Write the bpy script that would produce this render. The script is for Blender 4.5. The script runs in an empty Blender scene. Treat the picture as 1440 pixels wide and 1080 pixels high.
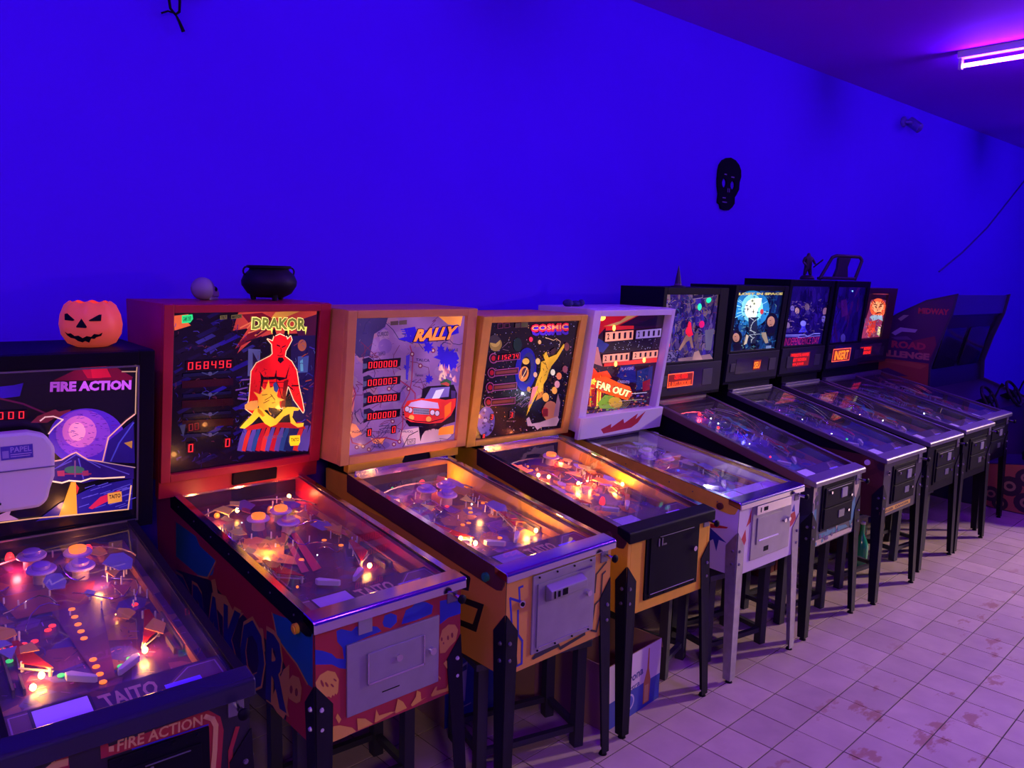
import bpy, math, random
from mathutils import Matrix, Vector
random.seed(7)
PI = math.pi
sc = bpy.context.scene
COL = sc.collection

# ------------------------------------------------------------------ camera, world, lights, exposure
cam_d = bpy.data.cameras.new('camera'); cam = bpy.data.objects.new('camera', cam_d); COL.objects.link(cam)
R_ = Vector((0.75213756, -0.65843167, 0.02751052)); U_ = Vector((0.0722324, 0.12386244, 0.9896669)); F_ = Vector((0.65503555, 0.74237849, -0.1407217))
cam.matrix_world = Matrix(((R_.x, U_.x, -F_.x, 0), (R_.y, U_.y, -F_.y, 0), (R_.z, U_.z, -F_.z, 1.982), (0, 0, 0, 1)))
cam_d.sensor_fit = 'HORIZONTAL'; cam_d.sensor_width = 36; cam_d.lens = 36 * 1107.918 / 1440
cam_d.clip_start = 0.05
sc.camera = cam
wd = bpy.data.worlds.new('world'); sc.world = wd; wd.use_nodes = True
wd.node_tree.nodes['Background'].inputs[0].default_value = (0.01, 0.002, 0.05, 1)
wd.node_tree.nodes['Background'].inputs[1].default_value = 0.3
sc.view_settings.view_transform = 'Standard'; sc.view_settings.look = 'None'
sc.view_settings.exposure = 0.0; sc.view_settings.gamma = 1.0; sc.view_settings.use_curve_mapping = False
try:
    sc.cycles.use_denoising = True
    sc.cycles.denoiser = 'OPENIMAGEDENOISE'
except Exception: pass
sc.cycles.max_bounces = 6; sc.cycles.diffuse_bounces = 3; sc.cycles.glossy_bounces = 4
sc.cycles.transparent_max_bounces = 16; sc.cycles.transmission_bounces = 4
sc.cycles.caustics_reflective = False; sc.cycles.caustics_refractive = False
sc.cycles.sample_clamp_indirect = 4.0

def area(name, loc, target, sx, sy, col, power):
    d = bpy.data.lights.new(name, 'AREA'); d.shape = 'RECTANGLE'; d.size = sx; d.size_y = sy; d.color = col; d.energy = power
    o = bpy.data.objects.new(name, d); COL.objects.link(o); o.location = loc
    o.rotation_euler = (Vector(target) - Vector(loc)).to_track_quat('-Z', 'Y').to_euler(); return o
VIOLET = (0.20, 0.035, 1.0)
TUBE_X = [-0.6, 3.1, 6.85, 10.6]   # the violet ceiling tubes are built with their battens below
TUBE_POWER = 225
# pale lamp deep in the room to the right, it throws the long leg shadows
sd = bpy.data.lights.new('pale_room_spot', 'SPOT'); sd.color = (1.0, 0.68, 0.58); sd.energy = 1800; sd.spot_size = math.radians(56); sd.spot_blend = 1.0; sd.shadow_soft_size = 0.16
so = bpy.data.objects.new('pale_room_spot', sd); COL.objects.link(so); so.location = (10.6, -0.62, 2.9); so.rotation_euler = (Vector((4.9, 0.95, 0.0)) - so.location).to_track_quat('-Z', 'Y').to_euler()
# unseen lamp behind the camera, added to warm the left sides of the cabinets
area('warm_fill_lamp', (-1.0, -2.6, 2.9), (2.6, 2.0, 0.6), 0.5, 0.5, (1.0, 0.60, 0.40), 46)

# ------------------------------------------------------------------ materials
def lin(c):
    c = c / 255.0
    return c / 12.92 if c <= 0.04045 else ((c + 0.055) / 1.055) ** 2.4
def rgb(r, g, b): return (lin(r), lin(g), lin(b))
MATS = {}
def paint(name, col, rough=0.5, metal=0.0, bump=0.0, bscale=60, var=0.0, vscale=8, coat=0.0, spec=0.5):
    if name in MATS: return MATS[name]
    m = bpy.data.materials.new(name); m.use_nodes = True; nt = m.node_tree; p = nt.nodes['Principled BSDF']
    p.inputs['Base Color'].default_value = (*col, 1); p.inputs['Roughness'].default_value = rough
    p.inputs['Metallic'].default_value = metal; p.inputs['Coat Weight'].default_value = coat
    p.inputs['Specular IOR Level'].default_value = spec; p.inputs['Coat Roughness'].default_value = 0.08
    tc = nt.nodes.new('ShaderNodeTexCoord')
    if var:
        n = nt.nodes.new('ShaderNodeTexNoise'); n.inputs['Scale'].default_value = vscale; n.inputs['Detail'].default_value = 5
        nt.links.new(tc.outputs['Object'], n.inputs['Vector'])
        mx = nt.nodes.new('ShaderNodeMix'); mx.data_type = 'RGBA'
        mx.inputs['A'].default_value = (*[c * (1 - var) for c in col], 1); mx.inputs['B'].default_value = (*[min(1, c * (1 + var)) for c in col], 1)
        nt.links.new(n.outputs['Fac'], mx.inputs['Factor']); nt.links.new(mx.outputs['Result'], p.inputs['Base Color'])
    if bump:
        n = nt.nodes.new('ShaderNodeTexNoise'); n.inputs['Scale'].default_value = bscale; n.inputs['Detail'].default_value = 3
        nt.links.new(tc.outputs['Object'], n.inputs['Vector'])
        b = nt.nodes.new('ShaderNodeBump'); b.inputs['Strength'].default_value = bump; b.inputs['Distance'].default_value = 0.004
        nt.links.new(n.outputs['Fac'], b.inputs['Height']); nt.links.new(b.outputs['Normal'], p.inputs['Normal'])
    MATS[name] = m; return m
def glow(name, col, strength, base=None):
    if name in MATS: return MATS[name]
    m = bpy.data.materials.new(name); m.use_nodes = True; p = m.node_tree.nodes['Principled BSDF']
    p.inputs['Base Color'].default_value = (*(base or col), 1); p.inputs['Emission Color'].default_value = (*col, 1)
    p.inputs['Emission Strength'].default_value = strength; p.inputs['Roughness'].default_value = 0.3
    MATS[name] = m; return m
def glass_mat(name, tint=(1, 1, 1), ior=1.5, rough=0.0, haze=0.0):
    if name in MATS: return MATS[name]
    m = bpy.data.materials.new(name); m.use_nodes = True; nt = m.node_tree; nt.nodes.remove(nt.nodes['Principled BSDF'])
    out = nt.nodes['Material Output']; t = nt.nodes.new('ShaderNodeBsdfTransparent'); g = nt.nodes.new('ShaderNodeBsdfGlossy')
    f = nt.nodes.new('ShaderNodeFresnel'); mx = nt.nodes.new('ShaderNodeMixShader'); f.inputs['IOR'].default_value = ior
    t.inputs['Color'].default_value = (*tint, 1); g.inputs['Roughness'].default_value = rough
    ge = nt.nodes.new('ShaderNodeNewGeometry'); iv = nt.nodes.new('ShaderNodeMath'); iv.operation = 'SUBTRACT'; iv.inputs[0].default_value = 1.0
    ml = nt.nodes.new('ShaderNodeMath'); ml.operation = 'MULTIPLY'   # only the outer face of the sheet mirrors, the inner one would wrongly totally reflect
    nt.links.new(ge.outputs['Backfacing'], iv.inputs[1]); nt.links.new(f.outputs[0], ml.inputs[0]); nt.links.new(iv.outputs[0], ml.inputs[1])
    nt.links.new(ml.outputs[0], mx.inputs[0]); nt.links.new(t.outputs[0], mx.inputs[1]); nt.links.new(g.outputs[0], mx.inputs[2])
    last = mx.outputs[0]
    if haze:   # fingerprints and dust film, its strength raised to imitate the violet reflection haze
        d = nt.nodes.new('ShaderNodeBsdfDiffuse'); d.inputs['Color'].default_value = (0.7, 0.7, 0.7, 1)
        n = nt.nodes.new('ShaderNodeTexNoise'); n.inputs['Scale'].default_value = 7; n.inputs['Detail'].default_value = 6
        tc = nt.nodes.new('ShaderNodeTexCoord'); nt.links.new(tc.outputs['Object'], n.inputs['Vector'])
        mr = nt.nodes.new('ShaderNodeMapRange'); mr.inputs['From Min'].default_value = 0.35; mr.inputs['From Max'].default_value = 0.75
        mr.inputs['To Min'].default_value = haze * 0.3; mr.inputs['To Max'].default_value = haze
        nt.links.new(n.outputs['Fac'], mr.inputs['Value'])
        m2 = nt.nodes.new('ShaderNodeMixShader'); nt.links.new(mr.outputs[0], m2.inputs[0]); nt.links.new(last, m2.inputs[1]); nt.links.new(d.outputs[0], m2.inputs[2])
        last = m2.outputs[0]
    nt.links.new(last, out.inputs['Surface']); MATS[name] = m; return m
def art_mat(name, k=1.0, base=1.0, rough=0.35, uneven=0.0, uscale=5, coat=0.0):
    """flat print: colour attribute Col; its alpha says how strongly the backlight shines through"""
    if name in MATS: return MATS[name]
    m = bpy.data.materials.new(name); m.use_nodes = True; nt = m.node_tree; p = nt.nodes['Principled BSDF']
    a = nt.nodes.new('ShaderNodeAttribute'); a.attribute_name = 'Col'
    b = nt.nodes.new('ShaderNodeMix'); b.data_type = 'RGBA'; b.blend_type = 'MULTIPLY'; b.inputs['Factor'].default_value = 1; b.inputs['B'].default_value = (base, base, base, 1)
    nt.links.new(a.outputs['Color'], b.inputs['A']); nt.links.new(b.outputs['Result'], p.inputs['Base Color'])
    nt.links.new(a.outputs['Color'], p.inputs['Emission Color'])
    mu = nt.nodes.new('ShaderNodeMath'); mu.operation = 'MULTIPLY'; mu.inputs[1].default_value = k; nt.links.new(a.outputs['Alpha'], mu.inputs[0])
    last = mu.outputs[0]
    if uneven:
        n = nt.nodes.new('ShaderNodeTexNoise'); n.inputs['Scale'].default_value = uscale; n.inputs['Detail'].default_value = 1
        tc = nt.nodes.new('ShaderNodeTexCoord'); nt.links.new(tc.outputs['Object'], n.inputs['Vector'])
        mr = nt.nodes.new('ShaderNodeMapRange'); mr.inputs['From Min'].default_value = 0.3; mr.inputs['From Max'].default_value = 0.7
        mr.inputs['To Min'].default_value = 1 - uneven; mr.inputs['To Max'].default_value = 1 + uneven
        nt.links.new(n.outputs['Fac'], mr.inputs['Value'])
        m2 = nt.nodes.new('ShaderNodeMath'); m2.operation = 'MULTIPLY'; nt.links.new(last, m2.inputs[0]); nt.links.new(mr.outputs[0], m2.inputs[1]); last = m2.outputs[0]
    nt.links.new(last, p.inputs['Emission Strength'])
    p.inputs['Roughness'].default_value = rough; p.inputs['Coat Weight'].default_value = coat; p.inputs['Coat Roughness'].default_value = 0.02
    MATS[name] = m; return m

BLACK = paint('black_paint', (0.005, 0.004, 0.009), 0.5, spec=0.08)
BLACKV = paint('black_vinyl', (0.006, 0.005, 0.009), 0.55, spec=0.25, bump=0.2, bscale=300)
STEEL = paint('brushed_steel', (0.36, 0.34, 0.37), 0.38, 0.6, var=0.15, vscale=14, bump=0.05, bscale=200)
CHROME = paint('chrome', (0.75, 0.72, 0.78), 0.13, 1.0)
DCHROME = paint('dull_chrome', (0.22, 0.20, 0.24), 0.42, 0.8)
DSTEEL = paint('dark_steel', (0.008, 0.007, 0.012), 0.6, 0.0, spec=0.08, bump=0.1)
LEGDARK = paint('leg_black', (0.009, 0.008, 0.013), 0.45, 0.0, spec=0.14, var=0.4, vscale=20)
LEGGREY = paint('leg_worn_chrome', (0.36, 0.34, 0.35), 0.36, 0.6, var=0.3, vscale=25)
YELLOW = paint('yellow_paint', (0.80, 0.46, 0.02), 0.42, var=0.25, vscale=9, bump=0.15, bscale=40)
MUSTARD = paint('mustard_paint', (0.78, 0.50, 0.04), 0.45, var=0.25, vscale=12)
REDP = paint('red_paint', (0.42, 0.012, 0.03), 0.4, var=0.15)
WOODF = paint('honey_wood', (0.62, 0.30, 0.07), 0.4, var=0.2, vscale=10)
BROWN = paint('dark_brown_stain', (0.09, 0.03, 0.02), 0.35, var=0.4, vscale=10)
WHITEP = paint('white_paint', (0.75, 0.7, 0.72), 0.4, var=0.06)
GREYPL = paint('grey_plastic', (0.5, 0.5, 0.52), 0.45)
GLASS = glass_mat('playfield_glass', (0.97, 0.97, 0.98), 1.42, 0.0, haze=0.045)
CLEARPL = glass_mat('clear_plastic', (0.93, 0.93, 0.95), 1.5, 0.05)
LEDRED = glow('led_red', (1.0, 0.015, 0.03), 1.7, (0.3, 0, 0))
LEDDIM = glow('led_red_dim', (0.6, 0.01, 0.02), 0.25, (0.2, 0, 0))
DMD = glow('dot_matrix_orange', (1.0, 0.12, 0.015), 2.2, (0.2, 0.02, 0))
BULB = glow('warm_bulb', (1.0, 0.40, 0.07), 40)
BULBO = glow('orange_lit', (1.0, 0.20, 0.015), 1.3)
BULBR = glow('red_lit', (1.0, 0.03, 0.04), 1.6, (0.5, 0.02, 0.02))
BULBW = glow('white_lit', (0.8, 0.9, 1.0), 6)
BULBG = glow('green_lit', (0.05, 0.9, 0.25), 0.8, (0.05, 0.4, 0.1))
BULBB = glow('blue_lit', (0.02, 0.05, 1.0), 2.5, (0.02, 0.05, 0.6))
REDPL = paint('red_plastic', (0.5, 0.02, 0.02), 0.25)
GREENPL = paint('green_plastic', (0.04, 0.3, 0.12), 0.25)
WHITEPL = paint('white_plastic', (0.7, 0.66, 0.7), 0.35)
RUBBER = paint('white_rubber', (0.5, 0.42, 0.4), 0.6)
PRINT = art_mat('cabinet_print', 0.0, 1.0, 0.42)
PRINTG = art_mat('backglass_print', 1.0, 0.22, 0.2, uneven=0.35, uscale=6, coat=0.2)
PRINTF = art_mat('playfield_print', 0.6, 1.5, 0.35, coat=0.2)

# ------------------------------------------------------------------ geometry helpers
class MB:
    def __init__(s, M=None): s.v = []; s.f = []; s.mi = []; s.M = M or Matrix(); s.cur = 0; s.smooth = False
    def add(s, vs, fs):
        b = len(s.v); s.v += [tuple(s.M @ Vector(p)) for p in vs]; s.f += [tuple(b + i for i in f) for f in fs]; s.mi += [s.cur] * len(fs)
        return s
    def box(s, x0, x1, y0, y1, z0, z1):
        return s.add([(x0,y0,z0),(x1,y0,z0),(x1,y1,z0),(x0,y1,z0),(x0,y0,z1),(x1,y0,z1),(x1,y1,z1),(x0,y1,z1)],
              [(0,3,2,1),(4,5,6,7),(0,1,5,4),(1,2,6,5),(2,3,7,6),(3,0,4,7)])
    def prism(s, pts, a, b, ax=0):
        """pts 2D outline; extruded along axis ax from a to b"""
        n = len(pts)
        mk = {0: lambda p, t: (t, p[0], p[1]), 1: lambda p, t: (p[0], t, p[1]), 2: lambda p, t: (p[0], p[1], t)}[ax]
        vs = [mk(p, a) for p in pts] + [mk(p, b) for p in pts]
        fs = [tuple(range(n))[::-1], tuple(range(n, 2 * n))] + [(i, (i + 1) % n, n + (i + 1) % n, n + i) for i in range(n)]
        return s.add(vs, fs)
    def cyl(s, p0, p1, r0, r1=None, n=14, cap=True):
        r1 = r0 if r1 is None else r1; p0 = Vector(p0); p1 = Vector(p1); d = (p1 - p0).normalized()
        a = d.orthogonal().normalized(); b = d.cross(a); vs = []
        for P, r in ((p0, r0), (p1, r1)):
            for i in range(n): t = 2 * PI * i / n; vs.append(P + a * (r * math.cos(t)) + b * (r * math.sin(t)))
        fs = [(i, (i + 1) % n, n + (i + 1) % n, n + i) for i in range(n)]
        if cap: fs += [tuple(range(n))[::-1], tuple(range(n, 2 * n))]
        return s.add(vs, fs)
    def lathe(s, prof, c=(0, 0, 0), n=24, sx=1, sy=1):
        vs = []; fs = []; c = Vector(c); m = len(prof)
        for r, z in prof:
            for i in range(n): t = 2 * PI * i / n; vs.append((c.x + sx * r * math.cos(t), c.y + sy * r * math.sin(t), c.z + z))
        for j in range(m - 1):
            for i in range(n): fs.append((j * n + i, j * n + (i + 1) % n, (j + 1) * n + (i + 1) % n, (j + 1) * n + i))
        fs += [tuple(range(n))[::-1], tuple((m - 1) * n + i for i in range(n))]
        return s.add(vs, fs)
    def tube(s, pts, r, n=8):
        pts = [Vector(p) for p in pts]; vs = []; fs = []; ref = None
        for k, P in enumerate(pts):
            d = (pts[min(k + 1, len(pts) - 1)] - pts[max(k - 1, 0)]).normalized()
            if ref is None: ref = d.orthogonal().normalized()
            a = (ref - d * ref.dot(d)).normalized(); ref = a; b = d.cross(a)
            rr = r[k] if isinstance(r, (list, tuple)) else r
            for i in range(n): t = 2 * PI * i / n; vs.append(P + a * (rr * math.cos(t)) + b * (rr * math.sin(t)))
        for k in range(len(pts) - 1):
            for i in range(n): fs.append((k * n + i, k * n + (i + 1) % n, (k + 1) * n + (i + 1) % n, (k + 1) * n + i))
        fs += [tuple(range(n))[::-1], tuple((len(pts) - 1) * n + i for i in range(n))]
        return s.add(vs, fs)
    def ball(s, c, r, n=12, m=8, sx=1, sy=1, sz=1):
        prof = [(max(1e-4, r * math.sin(PI * j / m)), -r * sz * math.cos(PI * j / m)) for j in range(m + 1)]
        return s.lathe(prof, c, n, sx, sy)
    def build(s, name, mat, parent=None, smooth=False, bevel=0.0, kind=None, label=None):
        me = bpy.data.meshes.new(name); me.from_pydata(s.v, [], s.f); me.validate(); me.update()
        for m in (mat if isinstance(mat, (list, tuple)) else [mat]): me.materials.append(m)
        if isinstance(mat, (list, tuple)):
            for p, i in zip(me.polygons, s.mi): p.material_index = i
        if smooth or s.smooth:
            me.polygons.foreach_set('use_smooth', [True] * len(me.polygons))
            try: me.set_sharp_from_angle(angle=math.radians(40))
            except Exception: pass
        o = bpy.data.objects.new(name, me); COL.objects.link(o)
        if parent: o.parent = parent
        if bevel:
            b = o.modifiers.new('edge', 'BEVEL'); b.width = bevel; b.segments = 2; b.limit_method = 'ANGLE'
        if kind: o['kind'] = kind
        if label: o['label'] = label
        return o
def tag(o, label, cat, group=None):
    o['label'] = label; o['category'] = cat
    if group: o['group'] = group
    return o
def empty(name, loc, rz, label, cat, group=None):
    o = bpy.data.objects.new(name, None); COL.objects.link(o); o.location = loc; o.rotation_euler = (0, 0, rz)
    o.empty_display_size = 0.1
    return tag(o, label, cat, group)
def frame(O, U, V):
    U = Vector(U).normalized(); V = Vector(V).normalized(); N = U.cross(V)
    return Matrix(((U.x, V.x, N.x, O[0]), (U.y, V.y, N.y, O[1]), (U.z, V.z, N.z, O[2]), (0, 0, 0, 1)))

_tc = {}
def text_mesh(body, bold=0.0, shear=0.0):
    k = (body, bold, shear)
    if k in _tc: return _tc[k]
    c = bpy.data.curves.new('lettering', 'FONT'); c.body = body; c.size = 1; c.offset = bold; c.shear = shear; c.resolution_u = 2
    o = bpy.data.objects.new('lettering', c); COL.objects.link(o)
    bpy.context.view_layer.update()
    me = bpy.data.meshes.new_from_object(o.evaluated_get(bpy.context.evaluated_depsgraph_get()))
    vs = [(v.co.x, v.co.y) for v in me.vertices]; fs = [tuple(p.vertices) for p in me.polygons]
    bpy.data.objects.remove(o); bpy.data.curves.remove(c); bpy.data.meshes.remove(me)
    _tc[k] = (vs, fs); return _tc[k]

def solve(A, b):
    n = len(b); M = [r[:] + [b[i]] for i, r in enumerate(A)]
    for i in range(n):
        p = max(range(i, n), key=lambda r: abs(M[r][i])); M[i], M[p] = M[p], M[i]
        for r in range(n):
            if r != i:
                f = M[r][i] / M[i][i]
                if f: M[r] = [a - f * c for a, c in zip(M[r], M[i])]
    return [M[i][n] / M[i][i] for i in range(n)]
class Art:
    """flat print of w x h metres; points are given in the coordinates of the traced quad (TL TR BR BL)"""
    def __init__(s, w, h, quad=None):
        s.w, s.h = w, h; s.sh = []
        q = quad or [(0, 1), (1, 1), (1, 0), (0, 0)]
        A = []; B = []
        for (x, y), (u, v) in zip(q, [(0, h), (w, h), (w, 0), (0, 0)]):
            A.append([x, y, 1, 0, 0, 0, -x * u, -y * u]); B.append(u)
            A.append([0, 0, 0, x, y, 1, -x * v, -y * v]); B.append(v)
        s.H = solve(A, B)
    def m(s, p):
        h = s.H; x, y = p; d = h[6] * x + h[7] * y + 1
        return ((h[0] * x + h[1] * y + h[2]) / d, (h[3] * x + h[4] * y + h[5]) / d)
    def clip(s, pts):
        def cut(P, ins, inter):
            o = []
            for i in range(len(P)):
                a, b = P[i - 1], P[i]
                if ins(b):
                    if not ins(a): o.append(inter(a, b))
                    o.append(b)
                elif ins(a): o.append(inter(a, b))
            return o
        for ax, val, sg in ((0, 0, 1), (0, s.w, -1), (1, 0, 1), (1, s.h, -1)):
            if not pts: return pts
            ins = lambda p: sg * (p[ax] - val) >= -1e-9
            def inter(a, b):
                t = (val - a[ax]) / (b[ax] - a[ax]); return (a[0] + t * (b[0] - a[0]), a[1] + t * (b[1] - a[1]))
            if all(ins(p) for p in pts): continue
            pts = cut(pts, ins, inter)
        return pts
    def raw(s, pts, c, e=0.0):
        pts = s.clip(pts)
        if len(pts) > 2: s.sh.append((pts, [tuple(range(len(pts)))], c, e))
        return s
    def fill(s, c, e=0.0): return s.raw([(0, 0), (s.w, 0), (s.w, s.h), (0, s.h)], c, e)
    def poly(s, pts, c, e=0.0): return s.raw([s.m(p) for p in pts], c, e)
    def ell(s, cx, cy, rx, ry, c, e=0.0, n=20, rot=0.0):
        cr, sr = math.cos(rot), math.sin(rot)
        return s.poly([(cx + rx * math.cos(t) * cr - ry * math.sin(t) * sr, cy + rx * math.cos(t) * sr + ry * math.sin(t) * cr) for t in [2 * PI * i / n for i in range(n)]], c, e)
    def line(s, pts, w, c, e=0.0, close=False):
        P = [s.m(p) for p in pts]
        if close: P.append(P[0])
        for a, b in zip(P, P[1:]):
            dx, dy = b[0] - a[0], b[1] - a[1]; L = math.hypot(dx, dy)
            if L < 1e-6: continue
            nx, ny = -dy / L * w / 2, dx / L * w / 2; ex, ey = dx / L * w * .35, dy / L * w * .35
            s.raw([(a[0] + nx - ex, a[1] + ny - ey), (a[0] - nx - ex, a[1] - ny - ey), (b[0] - nx + ex, b[1] - ny + ey), (b[0] + nx + ex, b[1] + ny + ey)], c, e)
        return s
    def text(s, body, q, c, e=0.0, bold=0.02, shear=0.0, grow=0.0):
        """lettering stretched into the quad q (TL TR BR BL)"""
        vs, fs = text_mesh(body, bold, shear)
        if not vs: return s
        x0 = min(v[0] for v in vs); x1 = max(v[0] for v in vs); y0 = min(v[1] for v in vs); y1 = max(v[1] for v in vs)
        TL, TR, BR, BL = [s.m(p) for p in q]; out = []
        for x, y in vs:
            a = (x - x0) / (x1 - x0); b = (y - y0) / (y1 - y0)
            top = (TL[0] + (TR[0] - TL[0]) * a, TL[1] + (TR[1] - TL[1]) * a); bot = (BL[0] + (BR[0] - BL[0]) * a, BL[1] + (BR[1] - BL[1]) * a)
            out.append((bot[0] + (top[0] - bot[0]) * b, bot[1] + (top[1] - bot[1]) * b))
        s.sh.append((out, fs, c, e)); return s
    def build(s, name, M, mat, parent, step=0.00012, label=None, thick=0.003):
        vs = []; fs = []; cols = []
        # a real plate behind the print
        w, h = s.w, s.h
        vs += [(0,0,-thick),(w,0,-thick),(w,h,-thick),(0,h,-thick),(0,0,-1e-4),(w,0,-1e-4),(w,h,-1e-4),(0,h,-1e-4)]
        fs += [(0,3,2,1),(4,5,6,7),(0,1,5,4),(1,2,6,5),(2,3,7,6),(3,0,4,7)]; cols += [(0.02, 0.02, 0.02, 0)] * 6
        for k, (pts, faces, c, e) in enumerate(s.sh):
            b = len(vs); z = k * min(step, 0.006 / len(s.sh))
            vs += [(p[0], p[1], z) for p in pts]
            for f in faces: fs.append(tuple(b + i for i in f)); cols.append((*c, e))
        me = bpy.data.meshes.new(name); me.from_pydata([tuple(M @ Vector(v)) for v in vs], [], fs)
        at = me.color_attributes.new('Col', 'FLOAT_COLOR', 'CORNER'); buf = []
        for p, c in zip(me.polygons, cols): buf += list(c) * p.loop_total
        at.data.foreach_set('color', buf); me.materials.append(mat); me.update()
        o = bpy.data.objects.new(name, me); COL.objects.link(o); o.parent = parent
        if label: o['label'] = label
        return o
def crop(ox, oy, s):
    f = lambda *p: [(ox + p[i] / s, oy + p[i + 1] / s) for i in range(0, len(p), 2)]
    return f

SEG = {'0': 'abcdef', '1': 'bc', '2': 'abged', '3': 'abgcd', '4': 'fgbc', '5': 'afgcd', '6': 'afgedc', '7': 'abc', '8': 'abcdefg', '9': 'abcdfg', 'b': 'fgedc'}
SP = {'a': (0, 1, 1, 1), 'b': (1, 1, 1, .5), 'c': (1, .5, 1, 0), 'd': (0, 0, 1, 0), 'e': (0, 0, 0, .5), 'f': (0, .5, 0, 1), 'g': (0, .5, 1, .5)}
_dig = {}
def digit_mesh(ch, w=0.55):
    if ch in _dig: return _dig[ch]
    b = MB()
    for k in SEG[ch]:
        x0, y0, x1, y1 = SP[k]; t = 0.06; y0 -= .5; y1 -= .5; x0 = (x0 - .5) * w; x1 = (x1 - .5) * w
        if y0 > y1: y0, y1 = y1, y0
        b.box(min(x0, x1) - t, max(x0, x1) + t, y0 - t * .5, y1 + t * .5, 0, 0.06)
    me = bpy.data.meshes.new('digit'); me.from_pydata(b.v, [], b.f); _dig[ch] = me; return me
def digits(A, M, parent, pl, pr_, hpx, text, mat=None):
    """red numerals between two traced points; every numeral is a sub-part of its display"""
    (u0, v0), (u1, v1) = A.m(pl), A.m(pr_); ha = abs(A.m((pl[0], pl[1] - hpx / 2))[1] - A.m((pl[0], pl[1] + hpx / 2))[1])
    n = len(text); pitch = math.hypot(u1 - u0, v1 - v0) / max(1, n - 1) if n > 1 else ha * .8
    ang = math.atan2(v1 - v0, u1 - u0) if n > 1 else 0
    Mr = M @ Matrix.Translation(((u0 + u1) / 2, (v0 + v1) / 2, 0.004)) @ Matrix.Rotation(ang, 4, 'Z')
    b = MB(Mr); hw = pitch * n / 2 + ha * .1; b.box(-hw, hw, -ha * .72, ha * .72, -0.002, 0.002)
    d = b.build('score_display', paint('display_smoke', (0.03, 0.004, 0.01), 0.2), parent)
    for i, ch in enumerate(text):
        if ch not in SEG: continue
        key = (ch, mat.name if mat else 'led'); me = _dig.get(key)
        if me is None:
            me = digit_mesh(ch).copy(); me.materials.clear(); me.materials.append(mat or LEDRED); _dig[key] = me
        o = bpy.data.objects.new('digit', me); COL.objects.link(o); o.parent = d
        o.matrix_local = Mr @ Matrix.Translation(((i - (n - 1) / 2) * pitch, 0, 0.0021)) @ Matrix.Diagonal((min(ha, pitch * 1.05), ha, 0.02, 1))
    return d

def point(name, loc, col, power, parent, r=0.012):
    d = bpy.data.lights.new(name, 'POINT'); d.color = col; d.energy = power * 1.25; d.shadow_soft_size = r
    o = bpy.data.objects.new(name, d); COL.objects.link(o); o.parent = parent; o.location = loc; return o

# ------------------------------------------------------------------ the room
def plaster(name, c1, c2):
    m = paint(name, c1, 0.75, bump=0.25, bscale=9); nt = m.node_tree; p = nt.nodes['Principled BSDF']
    tc = nt.nodes.new('ShaderNodeTexCoord'); n = nt.nodes.new('ShaderNodeTexNoise'); n.inputs['Scale'].default_value = 1.3; n.inputs['Detail'].default_value = 6
    mx = nt.nodes.new('ShaderNodeMix'); mx.data_type = 'RGBA'; mx.inputs['A'].default_value = (*c1, 1); mx.inputs['B'].default_value = (*c2, 1)
    nt.links.new(tc.outputs['Object'], n.inputs['Vector']); nt.links.new(n.outputs['Fac'], mx.inputs['Factor']); nt.links.new(mx.outputs['Result'], p.inputs['Base Color'])
    p.inputs['Specular IOR Level'].default_value = 0.2
    return m
WALLM = plaster('blue_plaster', (0.088, 0.0012, 0.78), (0.102, 0.0016, 0.84))
CEILM = plaster('ceiling_plaster', (0.30, 0.006, 0.72), (0.34, 0.008, 0.78))
X0, X1, Y0, Y1, HC = -2.4, 14.0, -4.2, 3.66, 3.78
def struct(name, b, m, **k):
    o = b.build(name, m, **k); o['kind'] = 'structure'; return o
struct('wall_back', MB().box(X0 - .1, X1 + .1, Y1, Y1 + .12, -.1, HC + .1), WALLM)
struct('wall_left', MB().box(X0 - .12, X0, Y0, Y1, -.1, HC + .1), WALLM)
struct('wall_right', MB().box(X1, X1 + .12, Y0, Y1, -.1, HC + .1), WALLM)
struct('wall_front', MB().box(X0 - .1, X1 + .1, Y0 - .12, Y0, -.1, HC + .1), WALLM)
struct('ceiling', MB().box(X0, X1, Y0, Y1, HC, HC + .12), CEILM)
GROUT = paint('floor_grout', (0.05, 0.035, 0.035), 0.9)
floor = struct('floor', MB().box(X0, X1, Y0, Y1, -.12, -.0035), GROUT)
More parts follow.
